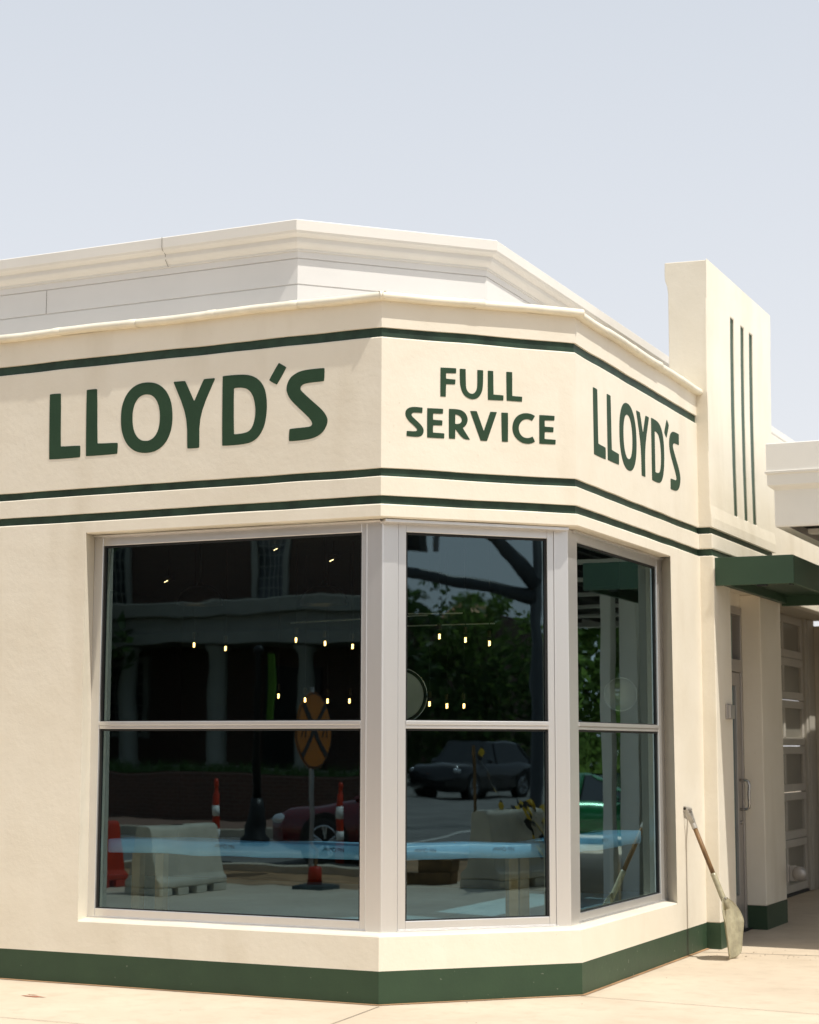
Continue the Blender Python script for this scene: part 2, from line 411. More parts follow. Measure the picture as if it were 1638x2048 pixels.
GLYPHS = [[[[[-2.621,4.064],[-2.524,4.063],[-2.515,3.68],[-2.347,3.677],[-2.346,3.592],[-2.611,3.593]]],[[[-2.306,4.07],[-2.216,4.07],[-2.204,3.68],[-2.033,3.675],[-2.035,3.596],[-2.298,3.596]]],[[[-1.591,3.83],[-1.592,3.783],[-1.598,3.744],[-1.609,3.709],[-1.623,3.678],[-1.642,3.65],[-1.665,3.628],[-1.691,3.61],[-1.721,3.597],[-1.754,3.589],[-1.794,3.587],[-1.835,3.59],[-1.868,3.598],[-1.899,3.611],[-1.927,3.63],[-1.951,3.653],[-1.972,3.681],[-1.988,3.713],[-2.001,3.749],[-2.009,3.789],[-2.012,3.837],[-2.011,3.885],[-2.006,3.925],[-1.995,3.96],[-1.98,3.992],[-1.961,4.019],[-1.938,4.042],[-1.911,4.06],[-1.881,4.073],[-1.847,4.08],[-1.807,4.082],[-1.766,4.078],[-1.732,4.069],[-1.702,4.055],[-1.675,4.036],[-1.651,4.013],[-1.631,3.985],[-1.614,3.953],[-1.602,3.917],[-1.595,3.878]],[[-1.692,3.832],[-1.693,3.801],[-1.696,3.775],[-1.701,3.752],[-1.709,3.731],[-1.719,3.713],[-1.731,3.698],[-1.745,3.686],[-1.761,3.678],[-1.779,3.672],[-1.8,3.671],[-1.822,3.673],[-1.84,3.678],[-1.856,3.687],[-1.871,3.7],[-1.884,3.715],[-1.895,3.733],[-1.904,3.754],[-1.911,3.778],[-1.915,3.804],[-1.917,3.836],[-1.917,3.867],[-1.914,3.893],[-1.908,3.917],[-1.901,3.938],[-1.89,3.956],[-1.878,3.971],[-1.864,3.983],[-1.848,3.991],[-1.83,3.996],[-1.809,3.998],[-1.787,3.995],[-1.769,3.99],[-1.752,3.98],[-1.738,3.968],[-1.725,3.952],[-1.714,3.934],[-1.705,3.913],[-1.699,3.89],[-1.694,3.863]]],[[[-1.589,4.067],[-1.494,4.066],[-1.419,3.917],[-1.346,4.066],[-1.255,4.065],[-1.377,3.819],[-1.372,3.593],[-1.468,3.594],[-1.473,3.823]]],[[[-1.198,4.074],[-1.052,4.073],[-0.974,4.06],[-0.912,4.025],[-0.87,3.967],[-0.852,3.889],[-0.851,3.796],[-0.868,3.704],[-0.908,3.639],[-0.961,3.604],[-1.034,3.593],[-1.193,3.594]],[[-1.109,3.984],[-1.04,3.983],[-0.992,3.964],[-0.958,3.92],[-0.94,3.854],[-0.937,3.785],[-0.953,3.718],[-0.981,3.68],[-1.031,3.668],[-1.103,3.666]]],[[[-0.764,4.128],[-0.704,4.091],[-0.777,3.978],[-0.838,4.014]]],[[[-0.418,4.062],[-0.555,4.062],[-0.62,4.051],[-0.673,4.022],[-0.699,3.978],[-0.704,3.933],[-0.684,3.884],[-0.637,3.833],[-0.551,3.756],[-0.517,3.72],[-0.504,3.694],[-0.517,3.678],[-0.55,3.675],[-0.678,3.673],[-0.681,3.589],[-0.54,3.591],[-0.466,3.607],[-0.418,3.642],[-0.392,3.694],[-0.396,3.731],[-0.43,3.78],[-0.505,3.844],[-0.575,3.906],[-0.6,3.933],[-0.595,3.956],[-0.559,3.972],[-0.421,3.973]]]],[[[[0.412,4.059],[0.523,4.062],[0.522,4.028],[0.451,4.025],[0.451,3.987],[0.518,3.986],[0.515,3.953],[0.451,3.951],[0.449,3.866],[0.411,3.866]]],[[[0.548,4.061],[0.59,4.062],[0.591,3.948],[0.597,3.922],[0.613,3.903],[0.633,3.897],[0.654,3.905],[0.667,3.926],[0.673,3.954],[0.673,4.062],[0.715,4.063],[0.713,3.949],[0.702,3.907],[0.679,3.876],[0.651,3.863],[0.625,3.862],[0.591,3.875],[0.567,3.901],[0.554,3.938],[0.549,3.972]]],[[[0.748,4.063],[0.787,4.063],[0.788,3.904],[0.86,3.904],[0.859,3.869],[0.748,3.866]]],[[[0.881,4.065],[0.924,4.066],[0.923,3.904],[0.995,3.904],[0.994,3.87],[0.883,3.87]]],[[[0.287,3.783],[0.285,3.747],[0.23,3.747],[0.215,3.742],[0.209,3.732],[0.213,3.721],[0.227,3.709],[0.262,3.681],[0.286,3.657],[0.296,3.633],[0.291,3.608],[0.274,3.592],[0.246,3.586],[0.176,3.588],[0.178,3.622],[0.239,3.622],[0.25,3.63],[0.249,3.639],[0.231,3.657],[0.199,3.681],[0.178,3.704],[0.167,3.729],[0.169,3.754],[0.186,3.773],[0.211,3.782],[0.242,3.784]]],[[[0.319,3.782],[0.431,3.784],[0.429,3.751],[0.36,3.749],[0.36,3.707],[0.426,3.707],[0.424,3.673],[0.36,3.671],[0.359,3.622],[0.439,3.622],[0.438,3.588],[0.319,3.587]]],[[[0.471,3.787],[0.527,3.789],[0.567,3.782],[0.592,3.761],[0.605,3.73],[0.6,3.699],[0.583,3.676],[0.568,3.666],[0.62,3.591],[0.571,3.591],[0.516,3.656],[0.515,3.59],[0.471,3.59]],[[0.516,3.753],[0.539,3.75],[0.559,3.734],[0.564,3.716],[0.555,3.698],[0.535,3.69],[0.515,3.689]]],[[[0.621,3.783],[0.668,3.785],[0.718,3.654],[0.765,3.787],[0.812,3.788],[0.741,3.59],[0.695,3.589]]],[[[0.844,3.787],[0.892,3.788],[0.891,3.593],[0.847,3.592]]],[[[1.088,3.78],[1.066,3.745],[1.049,3.753],[1.024,3.756],[0.997,3.746],[0.977,3.724],[0.967,3.692],[0.974,3.659],[0.993,3.635],[1.019,3.626],[1.048,3.629],[1.069,3.64],[1.087,3.606],[1.06,3.592],[1.029,3.587],[0.99,3.593],[0.954,3.616],[0.93,3.648],[0.922,3.69],[0.93,3.732],[0.953,3.768],[0.988,3.789],[1.024,3.796],[1.061,3.792]]],[[[1.119,3.789],[1.231,3.79],[1.229,3.758],[1.158,3.755],[1.158,3.712],[1.223,3.712],[1.221,3.678],[1.158,3.677],[1.156,3.628],[1.238,3.628],[1.236,3.596],[1.118,3.594]]]]]
CAM_O = (4.966279, -10.214076, 1.6)
CAM_AXES = ((-0.419063, 0.898684, 0.129434), (0.906442, 0.422324, 0.002479), (0.052435, -0.118363, 0.991585))

# ================================================================ the building
B = thing('restaurant_building', (0, 0, 0), 'cream stucco corner building with green stripes and a chamfered window corner', 'building')

mb = MB()                                                          # stucco walls
sweep(mb, [(0, .205), (0, .412), (.006, .420)], xl=-2.262, ye=3.142, seg=.12, wob=.004)
sweep(mb, [(.006, .420), (.05, .424), (.22, .432)], xl=-2.33, ye=3.30, seg=.12, wob=.004)
mb.face([(-7, 0, .205), (-2.262, 0, .205), (-2.262, 0, .41), (-2.276, 0, 3.058), (-2.276, 0, 3.130), (-7, 0, 3.130)])
mb.face([(-2.262, 0, .41), (-2.295, .22, .41), (-2.318, .22, 3.055), (-2.276, 0, 3.055)])
mb.face([(W, 3.142, .205), (W, YE, .205), (W, YE, 3.130), (W, 3.108, 3.130), (W, 3.108, 3.058), (W, 3.142, .41)])
mb.face([(W - .22, 3.36, .41), (W, 3.142, .41), (W, 3.108, 3.055), (W - .22, 3.36, 3.055)])
sweep(mb, [(.25, 3.052), (.012, 3.05), (0, 3.058), (0, 3.130)], xl=-2.276, ye=3.108, seg=.1, wob=.004)
sweep(mb, [(0, 3.130), (.006, 3.137), (.03, 3.139)], seg=.1, wob=.004)
sweep(mb, [(.03, 3.192), (.003, 3.194), (.003, 3.312), (.009, 3.318), (.03, 3.321)], seg=.1, wob=.004)
sweep(mb, [(.03, 3.370), (.006, 3.373), (.006, 4.228), (.012, 4.236), (.03, 4.240)], seg=.1, wob=.005)
sweep(mb, [(.03, 4.299), (.007, 4.301), (.005, 4.48), (.06, 4.50)], seg=.1, wob=.005)
mb.build('wall', M['stucco'], B)

mb = MB(); sweep(mb, [(.001, -.01), (0, .205)], seg=.2)
mb.box(.90, 1.100, 3.941, 4.44, -.01, .205)
mb.box(.88, 1.062, 5.612, 6.38, -.01, .205)
mb.build('plinth_band', M['plinth'], B)
mb = MB(); sweep(mb, [(-.024, .0035), (-.012, .0045), (.004, .006)], seg=.12, wob=.001)
mb.build('dirt_line', M['earth'], B)

for z0, z1, in ((3.136, 3.195), (3.318, 3.374), (4.236, 4.303)):    # painted recessed bands
    mb = MB(); sweep(mb, [(.021, z0), (.021, z1)], seg=.2)
    if z1 < 3.2: mb.box(.90, 1.078, 3.962, 6.10, z0, z1)
    elif z1 < 3.5: mb.box(.90, 1.066, 3.962, 6.09, z0, z1)
    mb.build('painted_stripe', M['stripe'], B)

# coping: short glazed lengths that do not quite line up
mb = MB()
def coping_run(x0, y0, x1, y1, nx, ny, n):
    L = hypot(x1 - x0, y1 - y0); tx, ty = (x1 - x0) / L, (y1 - y0) / L
    for i in range(n):
        a, b = L * i / n, L * (i + 1) / n
        j = random.Random(i * 7 + int(L * 10))
        dz0, dz1 = (j.random() - .5) * .007, (j.random() - .5) * .007
        do = (j.random() - .5) * .008
        rows = []
        for t, f in ((a - (.05 if i else 0), .86 if i else .93), (a + (-.01 if i else .02), .93), ((a + b) / 2, .93), (b - .07, .94), (b - .045, .985 if i < n - 1 else .935), (b + (.012 if i < n - 1 else 0), .985 if i < n - 1 else .93), (b + .016, .93)):
            sag = .004 * sin(pi * (t - a) / (b - a)) * (1 if i % 2 else -1)
            z = 4.478 + dz0 + (dz1 - dz0) * (t - a) / (b - a) + sag
            row = []
            for (o, h) in ((-.22, .02), (-.03, .004), (.012, -.002), (.044, .0), (.056, .010), (.059, .028), (.051, .046), (.030, .057), (-.02, .061), (-.22, .057)):
                oo = (o * (f if o > 0 else 1)) + do
                miter0 = -oo * .414 * 0
                row.append((x0 + tx * t + nx * oo, y0 + ty * t + ny * oo, z + .0 + h * (f * .96 + .04)))
            rows.append(row)
        mb.grid(rows)
A0 = corner_a(.005, .005); B0 = corner_b(.005, .005)
coping_run(-7, .005, A0[0] + .02, .005, 0, -1, 11)
coping_run(A0[0] - .02, A0[1] - .02, B0[0] + .02, B0[1] + .02, S2, -S2, 2)
coping_run(W - .005, B0[1] - .02, W - .005, YE + .11, 1, 0, 5)
mb.build('coping', M['coping'], B, smooth=True)

# tower beside the right-hand wall, with three sunk green flutes
TX, TY0, TY1 = 1.085, 3.94, 6.15
yb = [TY0, 4.700, 4.828, 5.052, 5.176, 5.352, 5.486, TY1]
zb = [3.372, 3.557, 5.295, 5.60]
mb = MB()
def xr(z): return TX + (.010 if z < 3.5 else 0) - .012 * sin(pi * min(1, max(0, (z - 3.4) / 2.1)))
zz = [3.372, 3.45, 3.557, 4.0, 4.5, 5.0, 5.295, 5.45, 5.615]
for i in range(len(yb) - 1):
    for j in range(len(zz) - 1):
        z0, z1 = zz[j], zz[j + 1]
        slot = i in (1, 3, 5) and z0 >= 3.557 - 1e-6 and z1 <= 5.295 + 1e-6
        e0 = .02 if i == 6 else 0
        if not slot:
            mb.face([(xr(z0), yb[i], z0), (xr(z0), yb[i + 1], z0), (xr(z1), yb[i + 1], z1 + (.012 if j == 7 else 0)), (xr(z1), yb[i], z1 + (.012 if j == 7 else 0))])
        else:
            for y, in ((yb[i],), (yb[i + 1],)):
                mb.face([(xr(z0), y, z0), (xr(z0) - .012, y, z0), (xr(z1) - .012, y, z1), (xr(z1), y, z1)])
    if i in (1, 3, 5):
        for z in (3.557, 5.295): mb.face([(xr(z), yb[i], z), (xr(z), yb[i + 1], z), (xr(z) - .012, yb[i + 1], z), (xr(z) - .012, yb[i], z)])
xl = [(3.372, .752), (4.3, .752), (5.36, .752), (5.42, .745), (5.47, .728), (5.52, .724), (5.615, .726)]
zf = sorted(set(zz + [z for z, _ in xl]))
def xleft(z):
    for (za, xa), (zb2, xb) in zip(xl, xl[1:]):
        if za <= z <= zb2: return xa + (xb - xa) * (z - za) / (zb2 - za)
    return xl[-1][1]
for za, zc in zip(zf, zf[1:]):
    top = .012 if zc == zf[-1] else 0
    mb.face([(xleft(za), TY0, za), (xr(za), TY0, za), (xr(zc), TY0, zc), (xleft(zc), TY0, zc + top)])
    mb.face([(xleft(za), TY1, za), (xr(za), TY1, za), (xr(zc), TY1, zc + top), (xleft(zc), TY1, zc + top)])
    mb.face([(xleft(za), TY1, za), (xleft(za), TY0, za), (xleft(zc), TY0, zc + top), (xleft(zc), TY1, zc + top)])
mb.face([(xleft(5.615), TY0, 5.627), (xr(5.615), TY0, 5.615), (xr(5.615), TY1, 5.627), (xleft(5.615), TY1, 5.627)])
mb.face([(.752, TY0, 3.372), (xr(3.372), TY0, 3.372), (xr(3.372), TY1, 3.372), (.752, TY1, 3.372)])
bmesh.ops.remove_doubles(mb.bm, verts=mb.bm.verts, dist=.0006)
# tower foot: pier, bands between the stripes, lintel over the doorway
mb.box(.88, 1.100, 3.940, 4.44, .205, 3.137)
mb.box(.88, 1.092, 3.942, 6.13, 3.194, 3.319)
mb.box(.88, 1.090, 4.44, 6.38, 2.95, 3.1362)
mb.build('tower', M['stucco'], B, bev=.008)
for i in (1, 3, 5):
    mb = MB(); mb.box(TX - .09, TX - .0195, yb[i] - .004, yb[i + 1] + .004, 3.553, 5.299)
    mb.build('sunk_flute', M['green'], B)

# wall beyond the tower, second pier, garage recess
mb = MB()
mb.box(.90, 1.002, 6.152, 16, 2.975, 4.55)
mb.box(.50, .88, 4.46, 5.60, 2.83, 3.0)
mb.box(.44, 1.060, 5.610, 6.378, .205, 2.949)
mb.build('side_wall', M['stucco'], B, bev=.008)
mb = MB(); mb.box(.40, 1.0, 10.46, 16, -.01, 2.973); mb.box(.30, .899, 6.38, 10.46, 3.03, 3.2)
mb.build('block_wall', M['block'], B, bev=.006)

# upper storey parapet of metal panels, set back behind the coping
ux, uy = -.913, .5
UB = (.168, 1.582)
def upath(o, z):      # o: projection beyond the panel face
    d = .1 - o
    ax, ay = ux + d * (-1 / S2 + 1), uy + d
    bx, by = UB[0] - d, UB[1] + d * (1 / S2 - 1)
    return [(-9, ay, z), (ax, ay, z), (bx, by, z), (bx, 18, z)]
mb = MB(); mb.grid([upath(*p) for p in ((0, 4.2), (0, 4.823), (-.008, 4.825), (-.008, 4.832), (0, 4.834), (0, 5.012), (-.008, 5.014), (-.008, 5.020), (0, 5.022), (0, 5.080), (.006, 5.085))])
mb.build('upper_wall', M['panel'], B)
mb = MB(); mb.grid([upath(*p) for p in ((.0, 5.070), (.010, 5.070), (.010, 5.086), (.018, 5.091), (.030, 5.098), (.044, 5.110), (.052, 5.124), (.052, 5.156), (.060, 5.160), (.078, 5.166), (.092, 5.178), (.098, 5.192), (.100, 5.194), (.100, 5.266), (.092, 5.273), (-.3, 5.27))])
cn = mb.build('cornice_moulding', M['cornice'], B)
for xj, zs in ((-2.03, (5.08, 5.303)), (-3.12, (4.834, 5.012))):
    mb = MB()
    if zs[1] > 5.1:
        for (a, za), (b, zb3) in zip(((.013, 5.072), (.047, 5.108), (.0555, 5.156), (.095, 5.176), (.1035, 5.196)), ((.047, 5.108), (.0555, 5.156), (.095, 5.176), (.1035, 5.196), (.1035, 5.272))):
            mb.face([(xj, uy + .1 - a, za), (xj + .005, uy + .1 - a, za), (xj + .005, uy + .1 - b, zb3), (xj, uy + .1 - b, zb3)])
    else: mb.box(xj, xj + .004, uy + .1 - .002, uy + .11, *zs)
    mb.build('panel_joint', M['gap'], B)
mb = MB()
mb.face([(-9, .60, 5.25), (ux, .60, 5.25), (.06, 1.6, 5.25), (.06, 8.3, 5.25), (-9, 8.3, 5.25)])
mb.face([(-9, 8.3, 5.25), (.06, 8.3, 5.25), (.06, 18, 5.25), (-9, 18, 5.25)])
mb.face([(corner_a(.2, .2)[0] - 7, .2, 4.40), (corner_a(.2, .2)[0], .2, 4.40), (corner_b(.2, .2)[0], corner_b(.2, .2)[1], 4.40), (W - .2, 16, 4.40), (.10, 16, 4.40), (.10, 1.64, 4.40), (ux, .62, 4.40), (-7, .62, 4.40)])
mb.build('roof', M['panel'], B)

# painted writing
GL, GF = GLYPHS
lt = shape2d(GL, lambda u, z: (u, .006, z), (0, -1, 0), .0025); lt.build('painted_lettering', M['letter'], B)['label'] = "dark green LLOYD'S lettering on the left wall"
k = 2.10 / 2.229
lt = shape2d(GL, lambda u, z: (W - .006, 1.335 + (u + 2.621) * k, z), (1, 0, 0), .0025); lt.build('painted_lettering', M['letter'], B)['label'] = "dark green LLOYD'S lettering on the right wall"
lt = shape2d(GF, lambda u, z: FM(u, .006, z), (S2, -S2, 0), .0025, r_corner=.002); lt.build('painted_lettering', M['letter'], B)['label'] = 'dark green FULL SERVICE lettering on the chamfered corner'

# windows: aluminium frames with two panes each
def window(F, u0, u1, g0, g1, df, dg, side):
    w = bpy.data.objects.new('window', None); COL.objects.link(w); w.parent = B
    zb0, zg0, zm0, zm1, zg1, zt = .436, .492, 1.705, 1.756, 2.976, 3.040
    mb = MB()
    lbox(mb, F, u0, g0, df, df + .09, zb0, zt); lbox(mb, F, g1, u1, df, df + .09, zb0, zt)
    lbox(mb, F, g0, g1, df + .001, df + .09, zb0, zg0); lbox(mb, F, g0, g1, df + .001, df + .09, zg1, zt)
    mb.build('window_frame', M['alu'], w, bev=.004)
    mb = MB(); lbox(mb, F, g0, g1, df + .002, df + .03, zm0, zm0 + .023); lbox(mb, F, g0, g1, df - .004, df + .03, zm0 + .0235, zm1)
    mb.build('mullion', M['alu'], w, bev=.003)
    mb = MB(); t = .014
    for a, b in ((zg0, zm0), (zm1, zg1)):
        lbox(mb, F, g0, g0 + t, dg - .012, dg + .012, a, b); lbox(mb, F, g1 - t, g1, dg - .012, dg + .012, a, b)
        lbox(mb, F, g0 + t, g1 - t, dg - .012, dg + .012, a, a + .006); lbox(mb, F, g0 + t, g1 - t, dg - .012, dg + .012, b - t, b)
    mb.build('gasket', M['gasket'], w)
    for a, b in ((zg0 + .006, zm0 - t), (zm1 + .006, zg1 - t)):
        mb = MB(); q = [F(u, d, z) for z in (a, b) for d in (dg, dg + .024) for u in (g0 + t, g1 - t)]
        # corners: z,d,u
        c = {(iz, i_d, iu): q[iz * 4 + i_d * 2 + iu] for iz in (0, 1) for i_d in (0, 1) for iu in (0, 1)}
        mb.hexa([c[0, 0, 0], c[0, 0, 1], c[0, 1, 1], c[0, 1, 0], c[1, 0, 0], c[1, 0, 1], c[1, 1, 1], c[1, 1, 0]])
        bmesh.ops.recalc_face_normals(mb.bm, faces=mb.bm.faces); mb.bm.faces.ensure_lookup_table()
        nrm = Vector(F(0, -1, 0)) - Vector(F(0, 0, 0))
        for f in mb.bm.faces: f.material_index = 0 if f.normal.dot(nrm) > .9 else 1
        mb.build('pane', [M['glass'], M['glass_in']], w)
    mb = MB(); lbox(mb, F, u0 - .005, u1 + .014, df - .012, df + .06, .424, .435)
    lbox(mb, F, u0, u1, df - .004, df + .05, .4355, .4425)
    mb.build('sill_pan', M['alu'], w, bev=.002)
    return w
window(FL, -2.300, -.166, -2.225, -.206, .140, .168, 'l')
window(FM, .168, 1.273, .222, 1.226, .130, .158, 'm')
window(FR, 1.229, 3.300, 1.262, 3.085, .106, .132, 'r')
# corner posts of folded aluminium
a0 = (-.047, .130); b0 = (.885, 1.062)
mb = MB(); mb.prism([(-.164, .130), a0, (FM(.167, .125, 0)[0], FM(.167, .125, 0)[1]), (FM(.167, .26, 0)[0], FM(.167, .26, 0)[1]), (-.164, .28)], 'z', .424, 3.049)
mb.build('corner_post', M['alu'], B, bev=.006)
mb = MB(); f1 = FM(1.274, .125, 0); f2 = FM(1.274, .26, 0)
mb.prism([(f1[0], f1[1]), b0, (.885, 1.228), (.75, 1.228), (f2[0], f2[1])], 'z', .424, 3.049)
mb.build('corner_post', M['alu'], B, bev=.006)
mb = MB(); lbox(mb, FM, .045, 1.345, .035, .16, 3.026, 3.046); lbox(mb, FL, -2.28, -.05, .09, .2, 3.036, 3.047); lbox(mb, FR, 1.14, 3.2, .075, .2, 3.034, 3.047)
mb.build('head_flashing', M['alu'], B, bev=.002)

# door canopy in green sheet metal
mb = MB()
ax0, ax1, ay0, ay1, az0, az1 = 1.094, 1.742, 3.972, 6.34, 2.892, 3.122
mb.box(ax0, ax1, ay0, ay0 + .04, az0, az1); mb.box(ax1 - .04, ax1, ay0 + .0405, ay1 - .0405, az0, az1 - .001); mb.box(ax0, ax1, ay1 - .04, ay1, az0, az1)
mb.box(ax0, ax1 - .041, ay0 + .0405, ay1 - .0405, 2.99, 3.10)
mb.box(ax0, ax0 + .05, ay0 + .0405, ay1 - .0405, az0 + .02, 2.989)
aw = mb.build('door_awning', M['green'], B, bev=.004)
mb = MB(); mb.box(1.44, 1.52, ay0 + .012, ay0 + .06, az0 - .012, az0 - .0005); mb.build('drain_outlet', M['gasket'], aw); mb = MB(); mb.box(1.70, 1.73, ay0 + .012, ay0 + .05, az0 - .010, az0 - .0005)
mb.build('drain_outlet', M['gasket'], aw)

# entrance door
dr = bpy.data.objects.new('door', None); COL.objects.link(dr); dr.parent = B
mb = MB(); X = .890
mb.box(X - .09, X, 4.445, 4.50, .012, 2.83); mb.box(X - .09, X, 5.555, 5.609, .012, 2.83)
mb.box(X - .09, X - .001, 4.50, 5.555, 2.76, 2.83); mb.box(X - .09, X + .004, 4.50, 5.555, 2.25, 2.36)
mb.build('door_frame', M['alu2'], dr, bev=.004)
mb = MB(); mb.box(X - .07, X - .012, 4.505, 4.62, .02, 2.245); mb.box(X - .07, X - .012, 5.41, 5.55, .02, 2.245)
mb.box(X - .07, X - .0125, 4.62, 5.41, .02, .31); mb.box(X - .07, X - .0125, 4.62, 5.41, 2.13, 2.245)
mb.build('door_leaf', M['alu2'], dr, bev=.004)
for z0, z1, y0, y1 in ((.315, 2.125, 4.625, 5.405), (2.365, 2.755, 4.505, 5.40)):
    mb = MB(); mb.box(X - .06, X - .036, y0, y1, z0, z1); bmesh.ops.recalc_face_normals(mb.bm, faces=mb.bm.faces)
    for f in mb.bm.faces: f.material_index = 0 if f.normal.x > .9 else 1
    mb.build('pane', [M['glass'], M['glass_in']], dr)
mb = MB(); yh = 5.47
mb.tube([(X - .012, yh, 1.30), (X + .045, yh, 1.30), (X + .066, yh, 1.285), (X + .072, yh, 1.255), (X + .066, yh, 1.17), (X + .072, yh, 1.09), (X + .066, yh, 1.06), (X + .045, yh, 1.045), (X - .012, yh, 1.045)], .0125, 10)
mb.build('handle', M['steel'], dr, smooth=True)
mb = MB(); mb.tube([(X - .013, 5.48, .93), (X + .006, 5.48, .93)], .018, 14); mb.build('lock_cylinder', M['steel'], dr)
mb = MB(); mb.box(.5, .93, 4.445, 5.608, -.005, .012); mb.build('threshold', M['gasket'], dr)
# wall box between pier and door
mb = MB(); mb.box(1.1005, 1.118, 4.205, 4.36, 1.815, 1.94); mb.box(1.118, 1.142, 4.215, 4.35, 1.822, 1.933)
mb.build('card_reader', M['alu2'], B, bev=.004)

# sectional garage door in the recess
gd = bpy.data.objects.new('garage_door', None); COL.objects.link(gd); gd.parent = B
GX = .44; zs = [.03, .60, 1.10, 1.60, 2.10, 2.56, 3.03]
for i in range(6):
    z0, z1 = zs[i] + .004, zs[i + 1] - .004
    pn = None; mb = MB()
    mb.box(GX - .05, GX, 6.39, 10.05, z0, z0 + .085); mb.box(GX - .05, GX, 6.39, 10.05, z1 - .085, z1)
    for y in (6.39, 7.29, 8.19, 9.06, 9.96): mb.box(GX - .05, GX - .001, y, y + .09, z0 + .085, z1 - .085)
    pn = mb.build('door_section', M['doorwhite'], gd, bev=.006)
    mb = MB(); mb.box(GX - .045, GX - .03, 6.48, 9.96, z0 + .085, z1 - .085)
    mb.build('pane', M['poly'], pn)
mb = MB(); mb.box(GX - .06, GX + .03, 10.052, 10.13, .005, 3.03); mb.box(GX - .06, GX + .045, 10.132, 10.459, .005, 3.03)
mb.build('door_jamb', M['doorwhite'], gd, bev=.005)
mb = MB(); mb.box(GX - .06, GX + .01, 6.39, 10.05, -.003, .028); mb.build('bottom_seal', M['gasket'], gd)
lb = MB(); lb.box(1.0, 1.085, 6.3785, 6.41, .36, .52); lb.box(1.088, 1.15, 6.3785, 6.43, .37, .51)
lt = lb.build('wall_latch', M['alu2'], B, bev=.005)
mb = MB(); mb.lathe((0, 0, 0), [(.02, 0), (.05, .012), (.068, .03), (.06, .05), (.02, .06)], 18)
for v in mb.bm.verts: v.co = Vector((1.175 + v.co.z * .3, 6.385 - v.co.z * .9, .44)) + Vector((v.co.x, 0, v.co.y))
mb.build('round_knob', M['alu2'], lt, smooth=True)
mb = MB(); mb.tube([(.62, 10.40, .12), (.62, 10.40, 2.95)], .035, 14); mb.build('downspout', M['white'], B, smooth=True)
mb = MB(); mb.lathe((.62, 10.40, 0), [(.06, 0), (.065, .09), (.05, .12), (.05, .15)], 14); mb.build('pipe_boot', M['gasket'], B, smooth=True)

# the room behind the glass
mb = MB()
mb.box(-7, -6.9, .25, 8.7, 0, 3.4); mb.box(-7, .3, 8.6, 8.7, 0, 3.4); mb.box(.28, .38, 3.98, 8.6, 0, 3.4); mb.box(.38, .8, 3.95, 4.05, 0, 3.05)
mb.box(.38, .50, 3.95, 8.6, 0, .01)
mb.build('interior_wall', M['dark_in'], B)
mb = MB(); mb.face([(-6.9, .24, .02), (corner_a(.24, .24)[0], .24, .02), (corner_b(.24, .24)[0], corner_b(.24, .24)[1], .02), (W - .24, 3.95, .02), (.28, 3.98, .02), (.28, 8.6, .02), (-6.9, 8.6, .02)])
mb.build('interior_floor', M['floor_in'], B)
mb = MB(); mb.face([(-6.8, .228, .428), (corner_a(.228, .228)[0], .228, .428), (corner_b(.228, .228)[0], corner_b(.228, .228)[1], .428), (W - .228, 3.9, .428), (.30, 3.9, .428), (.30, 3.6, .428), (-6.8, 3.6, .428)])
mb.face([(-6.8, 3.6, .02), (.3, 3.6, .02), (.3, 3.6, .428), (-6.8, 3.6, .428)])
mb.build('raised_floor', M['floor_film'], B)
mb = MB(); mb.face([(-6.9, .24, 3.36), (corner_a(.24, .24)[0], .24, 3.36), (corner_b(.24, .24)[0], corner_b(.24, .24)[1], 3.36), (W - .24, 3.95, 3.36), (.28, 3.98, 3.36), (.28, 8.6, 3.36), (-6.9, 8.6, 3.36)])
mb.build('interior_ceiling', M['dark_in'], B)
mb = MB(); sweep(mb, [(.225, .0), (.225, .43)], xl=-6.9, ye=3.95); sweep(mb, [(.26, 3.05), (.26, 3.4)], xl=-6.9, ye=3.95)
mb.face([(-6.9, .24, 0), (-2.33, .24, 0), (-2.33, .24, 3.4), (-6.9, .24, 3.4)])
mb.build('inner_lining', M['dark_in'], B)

tk = thing('light_track', (-1.6, 3.6, 2.66), 'thin pale lighting rails above the upper row of bulbs', 'light track')
for a, b in (((-2.6, 3.55, 2.66), (-1.1, 3.15, 2.66)), ((-1.75, 3.75, 2.62), (-.75, 3.75, 2.62)), ((-1.3, 3.2, 2.68), (-.85, 3.3, 2.68))):
    mb = MB(); mb.tube([a, b], .006, 6); mb.build('rail', M['white'], tk)
# ================================================================ inside things
ct = thing('window_counter', (-1, .45, .02), 'window counter wrapped in blue protective film behind the glass', 'counter')
mb = MB(); sweep(mb, [(.55, .955), (.262, .957), (.25, .95), (.25, .872), (.262, .862), (.55, .862)], xl=-2.20, ye=3.05, seg=.1, wob=.012)
cf = mb.build('film_wrap', M['blue_film'], ct, smooth=True)
for F, u, in ((FL, -1.27), (FL, -.45), (FM, .40), (FM, .95), (FR, 2.2)):
    q = text_mesh('No Quitar', .036, lambda x, y, F=F, u=u: F(u - x, .2465, .925 - y), (0, 0, 0))
    q.build('printed_text', M['film_ink'], cf)
for F, u in ((FL, -2.05), (FL, -1.86), (FM, 1.02), (FM, 1.10), (FR, 1.75), (FR, 2.7)):
    mb = MB(); lbox(mb, F, u, u + .065, .32, .385, .429, .861); mb.build('leg', M['wood_in'], ct)

